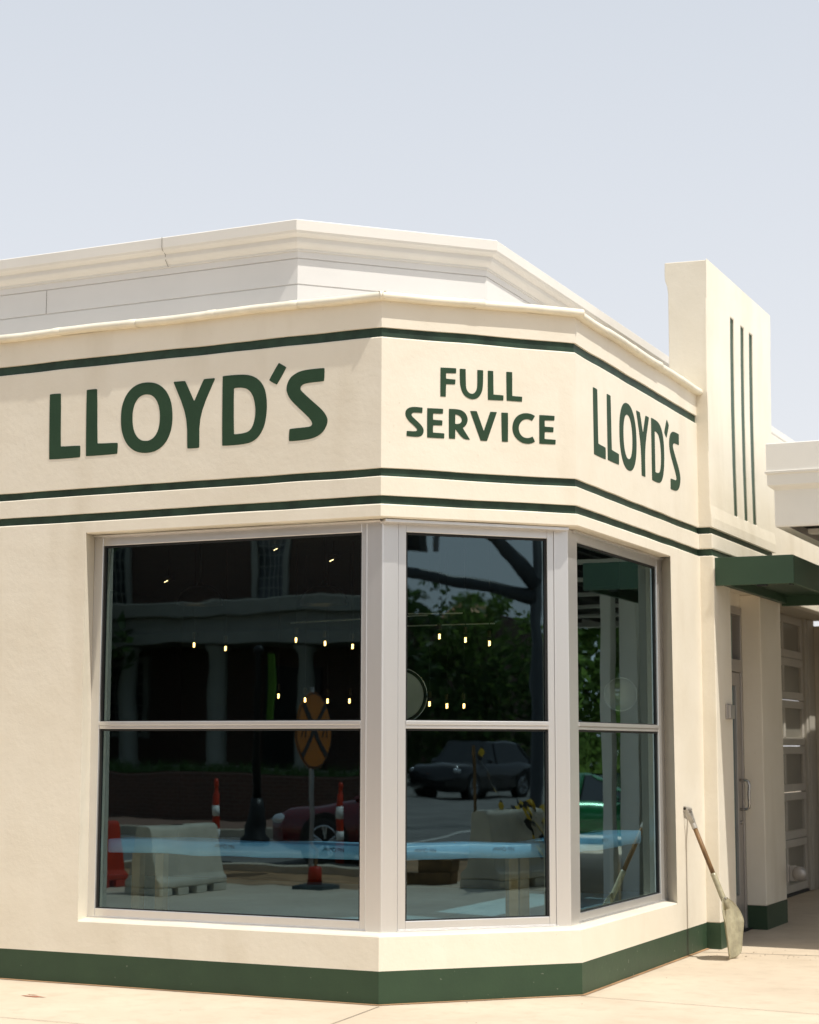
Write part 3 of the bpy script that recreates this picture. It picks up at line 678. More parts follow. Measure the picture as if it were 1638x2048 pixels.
bulb0 = None
def pendant(x, y, z, label):
    global bulb0
    if bulb0 is None:
        o = thing('pendant_bulb', (x, y, z), label, 'pendant light', 'bare bulbs hanging in the room')
        mb = MB(); mb.tube([(x, y, z + .115), (x, y, z + 1.4)], .004, 6); mb.build('cord', M['black'], o)
        mb = MB(); mb.lathe((x, y, z + .055), [(.018, 0), (.02, .05), (.008, .062)], 10); mb.build('socket', M['copper'], o)
        mb = MB(); mb.box(x - .008, x - .002, y - .003, y + .003, z - .021, z + .021); mb.box(x + .002, x + .008, y - .003, y + .003, z - .018, z + .021); mb.build('filament', M['fil'], o)
        bulb0 = o; return o
    return dup(bulb0, (x, y, z), label)
P1 = [(-3.62, 3.6, 2.491), (-3.29, 3.6, 2.453), (-2.573, 3.6, 2.513), (-2.285, 3.6, 2.476), (-2.016, 3.6, 2.444), (-1.023, 3.22, 2.486), (-.86, 3.383, 2.463), (-.708, 3.535, 2.439)]
P2 = [(-3.244, 4.5, 2.052), (-2.962, 4.5, 2.013), (-2.726, 4.5, 2.001), (-2.499, 4.5, 2.0), (-1.667, 3.99, 1.964), (-1.525, 4.132, 1.957), (-1.409, 4.248, 1.941), (-1.295, 4.362, 1.943)]
W1 = ['left window, leftmost bulb of the upper row', 'left window, upper row, second bulb from the left', 'left window, upper row, middle bulb above the round sign', 'left window, upper row, second bulb from the right', 'left window, rightmost bulb of the upper row',
      'middle window, leftmost bulb of the upper row', 'middle window, centre bulb of the upper row', 'middle window, rightmost bulb of the upper row']
W2 = ['left window, leftmost bulb of the lower row', 'left window, lower row, bulb left of the round sign top', 'left window, lower row, bulb right of the round sign top', 'left window, rightmost bulb of the lower row',
      'middle window, leftmost bulb of the lower row by the globe', 'middle window, lower row, second bulb from the left', 'middle window, lower row, third bulb from the left', 'middle window, rightmost bulb of the lower row']
for p, w in zip(P1 + P2, W1 + W2): pendant(*p, 'glowing bare bulb in the ' + w)
for x, y, z, w in ((-3.196, 3.0, 2.80, 'behind the left half of the left window'), (-1.984, 3.0, 2.76, 'behind the right half of the left window')):
    o = thing('dome_pendant', (x, y, z), 'dark bronze dome lampshade high ' + w, 'pendant light', 'dome shades high in the room')
    mb = MB(); mb.lathe((x, y, z), [(.20, 0), (.195, .04), (.165, .10), (.10, .15), (.03, .17), (.02, .2)], 28, caps=False); mb.build('shade', M['copper'], o, smooth=True)
    mb = MB(); mb.tube([(x, y, z + .2), (x, y, 3.36)], .006, 8); mb.build('cord', M['black'], o)
for (x, y, z), w in zip(((-3.868, 3.5, 3.067), (-2.176, 3.5, 3.189), (-2.734, 3.5, 3.31)), ('lower left, above the left dome shade', 'upper right, above the right dome shade', 'topmost, beside the white sash')):
    o = thing('track_spot', (x, y, z), 'small ceiling spotlight at the ' + w, 'spotlight', 'spotlights under the ceiling')
    mb = MB(); mb.tube([(x - .03, y + .04, z + .01), (x + .05, y + .04, z + .04)], .03, 12); mb.build('can', M['black'], o)
    mb = MB(); mb.tube([(x - .018, y, z - .006), (x + .018, y, z + .008)], .0035, 8); mb.build('lit_rim', M['spot'], o)
    mb = MB(); mb.tube([(x, y + .04, z + .03), (x, y + .04, 3.36)], .006, 8); mb.build('stem', M['black'], o)
for (x, y, z, r), w in zip(((.50, 3.31, 2.0, .125),), ('behind the right-hand window',)):
    o = thing('globe_pendant', (x, y, z), 'frosted glass globe lamp ' + w, 'pendant light')
    mb = MB(); mb.sphere((x, y, z), r, 28, 18); mb.build('globe', M['frost'], o, smooth=True)
    mb = MB(); mb.tube([(x, y, z + r), (x, y, 3.36)], .006, 8); mb.build('cord', M['black'], o)
    d = Vector((.415, -.91, 0)); e = Vector((.91, .415, 0))
    mb = MB(); mb.tube([Vector((x, y, z)) + (e * cos(t) + Vector((0, 0, 1)) * sin(t)) * (r + .004) for t in [2 * pi * i / 40 for i in range(41)]], .007, 6); mb.build('rim', M['chrome'], o, smooth=True)

x, y, z = -1.055, 2.515, 1.985
o = thing('round_mirror', (x, y, z - .22), 'round black-framed mirror at the left edge of the middle window', 'mirror')
ring_pts = lambda r, q: [Vector((x, y, z)) + (e * cos(t) + Vector((0, 0, 1)) * sin(t)) * r + d * q for t in [2 * pi * i / 48 for i in range(49)]]
mb = MB(); mb.tube(ring_pts(.205, 0), .014, 8); mb.build('mirror_frame', M['black'], o, smooth=True)
mb = MB(); mb.tube(ring_pts(.219, .004), .004, 6); mb.build('bright_edge', M['chrome'], o, smooth=True)
mb = MB(); mb.face([p for p in ring_pts(.198, .002)[:-1]]); mb.face([p for p in ring_pts(.198, -.006)[:-1]]); mb.build('mirror_face', M['frost'], o)
mb = MB(); mb.tube([(x, y, z + .22), (x, y, 3.36)], .005, 6); mb.build('cord', M['black'], o)
# ================================================================ the shovel
sh = thing('shovel', (1.376, 3.30, 0), 'khaki scoop shovel with a wooden handle leaning on the right wall by the pier', 'shovel')
TOP = Vector((1.000, 3.400, 1.112)); NECK = Vector((1.300, 3.322, .428)); FER = TOP + (NECK - TOP) * .20
ax = (TOP - NECK).normalized(); SOC = NECK + ax * .225
mb = MB(); mb.tube([SOC - ax * .05, SOC + (FER - SOC) * .5, FER + ax * .02], [.0175, .0185, .0175], 16); mb.build('shaft', M['wood'], sh, smooth=True)
mb = MB(); mb.tube([NECK - ax * .06, NECK + ax * .02, SOC - ax * .02, SOC, SOC + ax * .001], [.019, .0225, .0225, .0235, .018], 16); mb.build('socket', M['khaki'], sh, smooth=True)
# D handle: ferrule, two flat arms, round cross bar
lat = Vector((0, 1, 0)); lat = (lat - ax * lat.dot(ax)).normalized(); nrm = ax.cross(lat).normalized()
mb = MB(); mb.tube([FER - ax * .012, FER + ax * .03], [.022, .021], 16)
for sgn in (-1, 1):
    rows = []
    for t, o in ((0, .006), (.25, .020), (.5, .038), (.75, .048), (1.0, .052)):
        c = FER + ax * (.025 + t * (TOP - FER).length * .86) + lat * sgn * o
        w_, th = (.019 - .003 * t), .0055
        rows.append([c + nrm * w_ + lat * th, c - nrm * w_ + lat * th, c - nrm * w_ - lat * th, c + nrm * w_ - lat * th])
    mb.grid(rows, True); mb.face(rows[-1])
mb.tube([TOP - lat * .062, TOP + lat * .062], .0195, 18)
gr = mb.build('grip', M['grip'], sh, bev=.002)
mb = MB(); mb.tube([TOP - lat * .0625, TOP - lat * .0635], .011, 14); mb.build('bore', M['hole'], gr)
# scoop blade, its hollow face turned to the street
def blade_pt(u, v):
    hw = .168 * sin(pi / 2 * (v / .30)) ** .6 if 0 < v < .30 else (.012 if v <= 0 else   .168 - .072 * ((v - .30) / .70) ** 1.15)
    hw = max(hw, .014)
    dep = .118 * (1 - .55 * v) * min(1, (v + .01) / .42) ** .9
    x = 1.294 + .042 * v + dep * (1 if u > 0 else .42) * abs(u) ** (1.9 if u > 0 else 2.6)
    for c in (.42, .60, .76):                                       # pressed ribs along the pan
        x += .006 * math.exp(-((abs(u) - c) / .035) ** 2) * min(1, v / .15) * (1 if u > 0 else .4)
    y = 3.322 + .008 * v + hw * u
    z = .462 * (1 - v) + .004 - .0 * abs(u)
    if v > .90: z += .035 * abs(u) ** 4 * (v - .9) / .1
    return (x, y, max(z, .004))
mb = MB(); N, K = 46, 36
mb.grid([[blade_pt(-1 + 2 * j / N, i / K) for j in range(N + 1)] for i in range(K + 1)])
bl = mb.build('scoop_blade', M['khaki'], sh, smooth=True)
sm = bl.modifiers.new('thick', 'SOLIDIFY'); sm.thickness = .004; sm.offset = 0
mb = MB(); mb.tube([blade_pt(-1, i / K) for i in range(2, K + 1)], .0042, 8); mb.tube([blade_pt(1, i / K) for i in range(2, K + 1)], .0042, 8)
mb.tube([blade_pt(-1 + 2 * j / 20, .03) for j in range(21)], .005, 8)
mb.build('rolled_edge', M['khaki'], bl, smooth=True)
mb = MB(); mb.tube([NECK + ax * .03 + Vector((.018, -.012, .0)), NECK + ax * .03 + Vector((.030, -.016, .0))], .009, 12); mb.build('rivet', M['grip'], sh)

# ================================================================ canopy over the forecourt
cp = thing('service_canopy', (3, 4, 0), 'white metal forecourt canopy with moulded fascia', 'canopy')
CX0, CX1, CY0, CY1 = 1.63, 15.5, 3.86, 15.0  # far side stretched well out of view to deepen the shade underneath
def ring(o, z): return [(CX0 - o, CY0 - o, z), (CX1 + o, CY0 - o, z), (CX1 + o, CY1 + o, z), (CX0 - o, CY1 + o, z)]
prof = [(-.09, 3.34), (-.004, 3.335), (.0, 3.350), (.0, 3.628), (.012, 3.640), (.030, 3.652), (.045, 3.668), (.047, 3.752), (.060, 3.762), (.062, 3.778), (.05, 3.782), (.05, 4.000), (.045, 4.006), (.0, 4.006), (-.3, 3.99)]
mb = MB(); mb.grid([ring(o, z) for o, z in prof], True); mb.build('fascia', M['white'], cp)
mb = MB()
x = CX0 + .09
while x < CX1 - .1:
    mb.box(x, x + .012, CY0 + .1, CY1 - .1, 3.40, 3.47); x += .30
mb.box(CX0 + .05, CX1 - .05, CY0 + .05, CY1 - .05, 3.47, 3.49)
mb.build('soffit_deck', M['black'], cp)
for y in (4.6, 6.2, 8.0, 9.8, 11.6, 13.2):
    mb = MB(); mb.box(CX0 + .1, CX1 - .1, y, y + .12, 3.36, 3.398); mb.build('beam', M['white'], cp)
mb = MB(); mb.face([(CX0, CY0, 3.985), (CX1, CY0, 3.985), (CX1, CY1, 3.985), (CX0, CY1, 3.985)]); mb.build('roof', M['panel'], cp)
for x0, x1, y in ((2.42, 2.53, 6.78), (2.18, 2.37, 6.88)):
    mb = MB(); mb.box(x0, x1, y - .08, y + .08, 0, 3.345); mb.build('column', M['white'], cp, bev=.01)
mb = MB(); mb.box(2.18, 2.53, 6.79, 6.87, 3.08, 3.18); mb.build('tie_plate', M['white'], cp)
for x, y in ((13.6, 5.2), (13.6, 12.4), (2.9, 12.8)):
    mb = MB(); mb.box(x, x + .22, y, y + .22, 0, 3.36); mb.build('column', M['white'], cp, bev=.01)

# ================================================================ the ground
def sheet(name, m, poly, z, kind='structure'):
    mb = MB(); mb.face([(x, y, z) for x, y in poly]); return tag(mb.build(name, m, flip=False), kind=kind)
sheet('road', M['asphalt'], [(-400, -400), (400, -400), (400, 400), (-400, 400)], -.012)
sheet('pavement', M['concrete'], [(-60, -7.6), (9.3, -7.6), (9.3, 60), (-60, 60)], 0)
sheet('bare_ground', M['earth'], [(-60, -9.5), (13.0, -9.5), (13.0, 40), (9.3, 40), (9.3, -7.6), (-60, -7.6)], -.004)
kb = MB(); kb.box(-60, 13.3, -9.75, -9.5, -.012, .09); kb.box(13.0, 13.3, -9.498, 40, -.012, .09); tag(kb.build('kerb', M['kerbc'], bev=.01), kind='structure')
kb = MB(); kb.box(-60, 8, -17.2, -17.0, -.012, .13); tag(kb.build('kerb', M['kerbc'], bev=.01), kind='structure')
sheet('brick_pavement', M['brickpave'], [(-60, -20.2), (8, -20.2), (8, -17.2), (-60, -17.2)], .12)
mk = MB()
d = Vector((4.67, -.86, 0)).normalized(); nn = Vector((-d.y, d.x, 0)) * .06; p0 = Vector((14.5, -7.0, -.008)); p1 = p0 + d * 9
mk.face([p0 - nn, p1 - nn, p1 + nn, p0 + nn])
mk.face([(-60, -13.3, -.008), (13, -13.3, -.008), (13, -13.2, -.008), (-60, -13.2, -.008)])
tag(mk.build('road_marking', M['paint'], flip=False), kind='structure')
# sawn joints in the concrete
jt = MB()
def joint(x0, y0, x1, y1, w=.0026):
    t = Vector((x1 - x0, y1 - y0, 0)).normalized(); n = Vector((-t.y, t.x, 0)) * w
    a, b = Vector((x0, y0, .003)), Vector((x1, y1, .003)); jt.face([a - n, b - n, b + n, a + n])
joint(.03, -.05, .62, -7.5); joint(-9, -1.42, .138, -1.42); joint(.995, .93, 9, .35); joint(.138, -1.42, 9, -1.95); joint(1.02, 3.70, 3.6, 4.10, .006); joint(3.6, 4.1, 9, 4.95, .006); joint(3.6, 4.1, 3.2, .79)
tag(jt.build('pavement_joint', M['joint'], flip=False), kind='structure')
cr = MB(); rr = random.Random(3)
for i in range(85):
    x, y = (1.1 + rr.random() * 1.0, 3.55 + rr.gauss(0, .16)) if i < 55 else ((rr.uniform(-2.5, 1.7), rr.uniform(-1.6, 3)))
    if i >= 55 and (x - y < .03 and y > -.02 and x < W + .05): continue
    r = rr.uniform(.002, .007); a = rr.random() * 6
    cr.face([(x + r * cos(a + t) * (1 if t else 1.8), y + r * sin(a + t), .003 + r * .4 * (k % 2)) for k, t in enumerate((0, 1.6, 3.1, 4.7))])
tag(cr.build('leaf_crumbs', M['crumb']), kind='stuff')
sp = MB()
for c, a, b in (((-2.15, -.62), .085, .018), ((-2.2, -.56), .04, .008)):
    sp.face([(c[0] + a * cos(t) * (1 + .25 * sin(3 * t)), c[1] + b * sin(t) * (1 + .3 * cos(5 * t)), .0025) for t in [2 * pi * i / 22 for i in range(22)]])
tag(sp.build('paint_spill', M['spec'], flip=False), 'small rust-red stain on the concrete in front of the left wall', 'stain')

# ================================================================ what the windows mirror: the street opposite
def barrier(loc, rz, m, label):
    o = thing('road_barrier', (0, 0, 0), label, 'barrier', 'plastic road barriers')
    mb = MB(); L = .62
    prof = [(-.26, .09), (-.26, .16), (-.20, .22), (-.115, .74), (-.10, .80), (-.06, .83), (.06, .83), (.10, .80), (.115, .74), (.20, .22), (.26, .16), (.26, .09)]
    mb.prism(prof, 'x', -L, L); mb.build('shell', m, o, bev=.02)
    mb = MB()
    for a, b in ((-L, -.38), (-.26, -.06), (.06, .26), (.38, L)): mb.box(a, b, -.258, .258, 0, .089)
    mb.build('foot', m, o, bev=.01)
    for x in (-.2, 0, .2):
        mb = MB(); mb.box(x - .05, x + .05, -.05, .05, .826, .8345); mb.build('lug_hole', M['hole'] if x == 0 else m, o)
    o.location = loc; o.rotation_euler.z = rz; o.scale = (.88, 1, .88); return o
rb = barrier((-5.55, -6.45, 0), radians(-80), M['barrier'], 'scuffed white road barrier mirrored in the lower left window')
rb.location = (-5.74, -6.40, 0)
barrier((-6.95, -6.30, 0), radians(-84), M['orange'], 'orange road barrier mirrored at the left edge of the lower left window')
barrier((9.02, -2.55, 0), radians(14), M['barrier'], 'white road barrier with yellow tape mirrored in the lower middle window').scale = (1.08, 1.1, 1.06)
ctp = MB()
def ribbon(pts, w):
    pts = [Vector(p) for p in pts]; up = Vector((.1, -.2, .3)).normalized()
    rows = [[p - up * w, p + up * w] for p in pts]; ctp.grid(rows)
def crook(a, b, n, j):
    r = random.Random(int(a[0] * 100 + b[2] * 31)); return [tuple(Vector(a).lerp(Vector(b), i / n) + Vector((r.gauss(0, j), r.gauss(0, j), r.gauss(0, j)))) for i in range(n + 1)]
ribbon(crook((8.95, -2.52, .93), (9.5, -2.40, .93), 12, .04), .05); ribbon(crook((9.0, -2.40, .93), (9.05, -2.20, .30), 10, .03), .05); ribbon(crook((9.2, -2.45, .93), (9.32, -2.14, .22), 10, .03), .05)
ribbon(crook((9.3, -2.4, .93), (9.5, -2.12, .35), 9, .04), .045); ribbon(crook((8.75, -2.6, .92), (8.42, -2.72, 1.55), 8, .03), .045); ribbon(crook((9.3, -2.14, .25), (9.8, -2.0, .10), 8, .04), .05)
tag(ctp.build('caution_tape', M['caution']), 'tangled yellow caution tape draped over the white barrier in the middle window', 'tape')
st = MB(); st.tube([(8.40, -2.76, .85), (8.38, -2.78, 1.6)], .02, 8); tag(st.build('wooden_stake', M['timber']), 'thin wooden stake with yellow tape rising from the white barrier', 'stake')
for (x, y, z, l), lab in (((8.95, -3.55, 0, .55), 'brown timber block lying left of the barrier, lower piece'), ((9.0, -3.5, .14, .42), 'short timber block lying on top of another one')):
    mb = MB(); mb.box(x - .1, x + .1, y - l / 2, y + l / 2, z, z + .14); tag(mb.build('timber_block', M['timber'], bev=.008), lab, 'timber', 'timber blocks by the barrier')

def delineator(x, y, label):
    o = thing('delineator_post', (x, y, 0), label, 'traffic post', 'orange delineator posts')
    mb = MB(); mb.lathe((x, y, 0), [(.24, 0), (.25, .03), (.22, .065), (.08, .075)], 8); mb.build('base', M['rubber'], o)
    mb = MB(); mb.lathe((x, y, .07), [(.062, 0), (.056, .35), (.050, .7), (.046, .88), (.030, .90), (.028, .96), (.036, .98), (.034, 1.04), (.02, 1.06)], 18); mb.build('tube', M['orange'], o, smooth=True)
    for z0, z1, r in ((.36, .50, .0595), (.66, .80, .054)):
        mb = MB(); mb.lathe((x, y, 0), [(r, z0), (r - .003, z1)], 18); mb.build('reflective_band', M['tape_white'], o, smooth=True)
    return o
dl = delineator(-5.72, -10.29, 'orange and white traffic post in front of the red car in the left window')
dl.scale = (1, 1, 1.0)
dup(dl, (-7.55, -10.2, 0), 'orange traffic post rising behind the white barrier in the left window')
o = thing('traffic_cone', (-4.55, -7.39, 0), 'small orange cone on a black base under the round sign in the left window', 'cone')
mb = MB(); mb.box(-4.75, -4.35, -7.59, -7.19, 0, .045); mb.build('base', M['rubber'], o, bev=.01)
mb = MB(); mb.lathe((-4.55, -7.39, .045), [(.085, 0), (.07, .19), (.055, .20), (.02, .205)], 18); mb.build('cone_body', M['orange'], o, smooth=True)
mb = MB(); mb.tube([(-4.55, -7.39, .24), (-4.54, -7.40, .42), (-4.60, -7.36, .50)], .018, 8); mb.build('stem', M['timber'], o)

o = thing('street_lamp', (-9.62, -14.89, 0), 'black street lamp with a lime banner mirrored in the left window', 'street lamp')
x, y = -9.62, -14.89
mb = MB(); mb.lathe((x, y, 0), [(.24, 0), (.24, .10), (.17, .16), (.19, .30), (.13, .62), (.10, .75)], 16); mb.build('base', M['black'], o, smooth=True)
mb = MB(); mb.lathe((x, y, .7), [(.07, 0), (.045, 2.35), (.09, 2.37), (.09, 2.45), (.03, 2.5)], 14); mb.build('post', M['black'], o, smooth=True)
mb = MB(); mb.box(x + .08, x + .20, y - .20, y - .18, 1.95, 3.05); mb.build('banner', M['banner'], o)

# round railway sign: the face looks along the road
o = thing('railway_sign', (-5.50, -9.12, 0), 'round yellow railway crossing sign with a black X on a post', 'sign')
x, y, zc, R = -5.50, -9.12, 1.78, .46
mb = MB(); mb.box(x - .05, x - .012, y - .025, y + .025, 0, 2.3); mb.build('post', M['galv'], o)
mb = MB(); mb.tube([(x - .010, y, zc), (x, y, zc)], R, 40); mb.build('face', M['yellow'], o)
mb = MB()
for k in range(40):
    a, b = 2 * pi * k / 40, 2 * pi * (k + 1) / 40
    mb.face([(x + .004, y + r * cos(t), zc + r * sin(t)) for r, t in ((R - .022, a), (R - .006, a), (R - .006, b), (R - .022, b))])
for sg in (-1, 1):
    dv = Vector((0, sg * S2, S2)); pv = Vector((0, -S2, sg * S2)) * .038
    e = Vector((x + .003 + .001 * sg, y, zc)); mb.face([e - dv * .43 - pv, e + dv * .43 - pv, e + dv * .43 + pv, e - dv * .43 + pv])
mb.build('cross_mark', M['black'], o, flip=False)
for sg in (-1, 1):
    q = text_mesh('R', .26, lambda u, v, sg=sg: (x + .004, y + sg * .27 + u, zc + v), (1, 0, 0)); q.build('letter_mark', M['black'], o)

# ---- cars
def car(loc, rz, paint, label, suv=False, name='parked_car'):
    o = thing(name, (0, 0, 0), label, 'car', 'cars in the street')
    L, Wd, H = (4.85, 1.95, 1.75) if suv else (4.55, 1.82, 1.42)
    hl = L / 2; belt = 1.08 if suv else .90; hood = 1.02 if suv else .80
    st = [(-hl, .42, .62, .78), (-hl + .06, .30, hood - .14, .90), (-hl + .30, .22, hood - .02, .97), (-hl + .9, .2, hood + .03, 1.), (-hl + 1.45, .2, belt, 1.),
          (0, .2, belt + .02, 1.), (hl - 1.1, .2, belt + .05, 1.), (hl - .3, .24, belt + .03, .96), (hl - .05, .34, belt - .08, .90), (hl, .46, .75, .82)]
    rows = []
    for x, zb, zt, w in st:
        hw = Wd / 2 * w; h = zt - zb
        rows.append([(x, -hw * .9, zb), (x, -hw, zb + .18 * h), (x, -hw, zb + .7 * h), (x, -hw * .94, zb + .92 * h), (x, -hw * .8, zt), (x, 0, zt + .025),
                     (x, hw * .8, zt), (x, hw * .94, zb + .92 * h), (x, hw, zb + .7 * h), (x, hw, zb + .18 * h), (x, hw * .9, zb)])
    mb = MB(); vs = mb.grid(rows, True); mb.bm.faces.new(vs[0][::-1]); mb.bm.faces.new(vs[-1])
    mb.build('body', paint, o, smooth=True)
    x0, x1, x2, x3 = (-hl + 1.35, -hl + 2.0, hl - .75, hl - .2) if suv else (-hl + 1.3, -hl + 2.15, hl - 1.55, hl - .75)
    def gh(inset, dz, m, nm, zlo):
        rows = []
        for x, z, w in ((x0, belt - .02, .86), (x1, H, .66), (x2, H - .03, .66), (x3, belt, .84)):
            rows.append((x, z + dz, Wd / 2 * w - inset))
        mb = MB()
        lo = [(x0, belt - .03), (x1 - .1, belt - .03), (x2 + .1, belt - .03), (x3, belt - .03)]
        P = [[(lo[i][0], -Wd / 2 * .88 + inset, lo[i][1]), (rows[i][0], -rows[i][2], rows[i][1]), (rows[i][0], rows[i][2], rows[i][1]), (lo[i][0], Wd / 2 * .88 - inset, lo[i][1])] for i in range(4)]
        vs = mb.grid(P); mb.bm.faces.new(vs[0]); mb.bm.faces.new(vs[-1][::-1])
        return mb.build(nm, m, o, smooth=False, bev=.04)
    gh(.0, 0, M['carglass'], 'window', 0)
    mb = MB()
    mb.grid([[(x1 - .05, -Wd * .335, H - .015), (x1 + .1, -Wd * .30, H + .025), (x1 + .1, Wd * .30, H + .025), (x1 - .05, Wd * .335, H - .015)], [(x2 + .05, -Wd * .335, H - .04), (x2 - .05, -Wd * .30, H + .005), (x2 - .05, Wd * .30, H + .005), (x2 + .05, Wd * .335, H - .04)]])
    for sg in (-1, 1):
        for xa, xb in ((x0, x1), (.05, .05), (x3, x2)):
            mb.tube([(xa, sg * Wd * .445, belt - .02), (xb, sg * Wd * .335, H - .01)], .035, 6)
    mb.build('roof', paint, o)
    R = .36 if suv else .33
    for sx in (-hl + .88, hl - .92):
        for sg in (-1, 1):
            yw = sg * (Wd / 2 - .09)
            mb = MB(); rows = [[(sx + r * cos(t), yw + sg * q, R + r * sin(t)) for t in [2 * pi * k / 28 for k in range(28)]] for r, q in ((R * .62, .10), (R * .9, .115), (R, .08), (R, -.09), (R * .9, -.1))]
            mb.grid(rows, True); ty = mb.build('wheel', M['rubber'], o, smooth=True)
            mb = MB(); mb.tube([(sx, yw + sg * .02, R), (sx, yw + sg * .06, R)], R * .60, 28)
            mb.build('hub_well', M['black'], ty)
            mb = MB()
            for k in range(5):
                t = 2 * pi * k / 5 + .3
                for dt in (-.16, .16): mb.tube([(sx + .05 * cos(t), yw + sg * .085, R + .05 * sin(t)), (sx + R * .64 * cos(t + dt), yw + sg * .10, R + R * .64 * sin(t + dt))], .016, 6)
            mb.tube([(sx + R * .65 * cos(t), yw + sg * .10, R + R * .65 * sin(t)) for t in [2 * pi * k / 30 for k in range(31)]], .016, 6)
            mb.build('rim', M['chrome'], ty)
            mb = MB(); mb.tube([(sx, sg * (Wd / 2 - .3), R + .02), (sx, sg * (Wd / 2 + .004), R + .02)], R + .055, 28); mb.build('wheel_arch', M['black'], o)
    for sg in (-1, 1):
        mb = MB(); mb.sphere((-hl + .20, sg * Wd * .41, hood - .20), .19, 12, 8, (1, .7, .5)); mb.build('headlight', M['lamp'], o, smooth=True)
        mb = MB(); mb.box(hl - .10, hl + .01, sg * Wd * .38 - .12, sg * Wd * .38 + .12, .72, .86); mb.build('tail_light', M['carred'], o, bev=.02)
        mb = MB(); mb.sphere((x0 + .35, sg * (Wd / 2 + .06), belt + .06), .11, 10, 8, (.6, 1, .7)); mb.build('wing_mirror', paint, o, smooth=True)
    mb = MB(); mb.box(-hl - .01, -hl + .05, -.5, .5, .40, .56); mb.build('grille', M['black'], o, bev=.02)
    o.location = loc; o.rotation_euler.z = rz; return o
car((-4.75, -11.55, -.012), 0, M['carred'], 'red car behind the orange and white post in the left window')
car((42.5, -17.2, -.012), radians(10), M['carblack'], 'black off-road car mirrored in the lower middle window', True)
car((38.5, -20.6, -.012), radians(25), M['carblack'], 'dark car behind the black off-road car at the left of the middle window', True)
car((48.0, -14.2, -.012), radians(60), M['cargrey'], 'grey car right of the black off-road car in the middle window')
car((6.6, 18.6, -.012), radians(8), M['cargreen'], 'green car mirrored low in the right-hand window').scale = (1.15, 1, .80)

# ---- traffic signal on a mast arm
o = thing('traffic_signal', (25.3, -8.45, 0), 'grey traffic signal pole with a curved mast arm in the middle window', 'traffic signal')
px, py = 25.3, -8.45
mb = MB(); mb.lathe((px, py, 0), [(.24, 0), (.24, .2), (.14, .3), (.11, 8.5)], 16); mb.build('pole', M['pole'], o, smooth=True)
mb = MB(); mb.tube([(px, py, 4.75), (px - .45, py - 1.05, 4.98), (px - 1.0, py - 2.4, 5.25), (px - 2.6, py - 6.4, 5.9)], [.15, .14, .12, .07], 12); mb.build('mast_arm', M['pole'], o, smooth=True)
mb = MB(); mb.tube([(px, py, 4.95), (px - .13, py - .36, 5.45), (px - .3, py - .85, 6.05), (px - .55, py - 1.4, 6.38), (px - 1.0, py - 2.3, 6.45), (px - 2.0, py - 4.8, 6.6)], [.17, .16, .13, .10, .07, .05], 10); mb.build('brace_arm', M['pole'], o, smooth=True)
mb = MB(); mb.box(px - 1.25, px - .85, py - 2.65, py - 2.2, 5.72, 6.35); sg_ = mb.build('signal_head', M['black'], o, bev=.03)
mb = MB(); mb.box(px - .78, px - .74, py - 2.12, py - 2.02, 5.75, 6.3); mb.build('back_plate', M['galv'], o)
mb = MB(); mb.tube([(px, py, 6.5), (px - .2, py - .5, 6.05), (px - .4, py - .9, 6.0), (px - .55, py - 1.3, 6.4)], .035, 6); mb.tube([(px, py, 7.0), (px - .4, py - 1.0, 6.75), (px - 2, py - 5, 7.1)], .02, 6); mb.build('cable', M['black'], o)

# ---- the brick house opposite
H = thing('brick_house', (-14, -28, 0), 'red brick house with white portico mirrored in the left window', 'house')
hx0, hx1, hy = -23.5, -6.5, -28.0
mb = MB(); mb.box(hx0, hx1, hy - 9, hy, 1.05, 8.8); mb.build('wall', M['brick'], H)
mb = MB(); mb.box(hx0 - .3, hx1 + .3, hy + .001, hy + 2.3, 3.95, 4.25); mb.box(hx0 - .4, hx1 + .4, hy + .001, hy + 2.42, 4.62, 4.98); mb.build('entablature', M['trim'], H, bev=.03)
mb = MB(); mb.box(hx0 - .2, hx1 + .2, hy + .001, hy + 2.2, 4.25, 4.62); mb.build('frieze', M['trim'], H)
cols = [-22.6, -19.6, -17.15, -14.75, -12.3, -9.9, -7.4]
for cx in cols:
    mb = MB(); mb.lathe((cx, hy + 1.9, 1.05), [(.30, 0), (.30, .12), (.24, .16), (.23, 1.2), (.19, 2.7), (.27, 2.78), (.27, 2.9)], 18); mb.build('column', M['trim'], H, smooth=True)
mb = MB(); mb.box(hx0 - .2, hx1 + .2, hy + .001, hy + 2.4, .3, 1.05); mb.build('porch_floor', M['trim'], H)
def hwin(xc, z0, z1, w):
    mb = MB()
    for a, b, c, d_ in ((xc - w / 2 - .16, xc - w / 2, z0 - .14, z1 + .18), (xc + w / 2, xc + w / 2 + .16, z0 - .14, z1 + .18), (xc - w / 2, xc + w / 2, z0 - .14, z0), (xc - w / 2, xc + w / 2, z1, z1 + .18)): mb.box(a, b, hy + .002, hy + .10, c, d_)
    f = mb.build('window', M['trim'], H)
    mb = MB(); mb.box(xc - w / 2, xc + w / 2, hy + .002, hy + .03, z0, z1); mb.build('pane', M['drape'], f)
    mb = MB()
    for k in range(1, 5): mb.box(xc - w / 2 + w * k / 5 - .012, xc - w / 2 + w * k / 5 + .012, hy + .031, hy + .05, z0, z1)
    for k in range(1, 7): mb.box(xc - w / 2, xc + w / 2, hy + .0505, hy + .055, z0 + (z1 - z0) * k / 7 - .012, z0 + (z1 - z0) * k / 7 + .012)
    mb.build('muntin_grid', M['trim'], f)
for xc in (-21.5, -16.8, -12.1, -8.2): hwin(xc, 5.15, 7.15, .80)
for xc in (-20.9, -13.4, -8.6): hwin(xc, 1.9, 3.6, 1.0)
mb = MB(); mb.box(-16.9, -15.3, hy + .002, hy + .10, 1.05, 3.5); mb.build('door', M['black'], H)
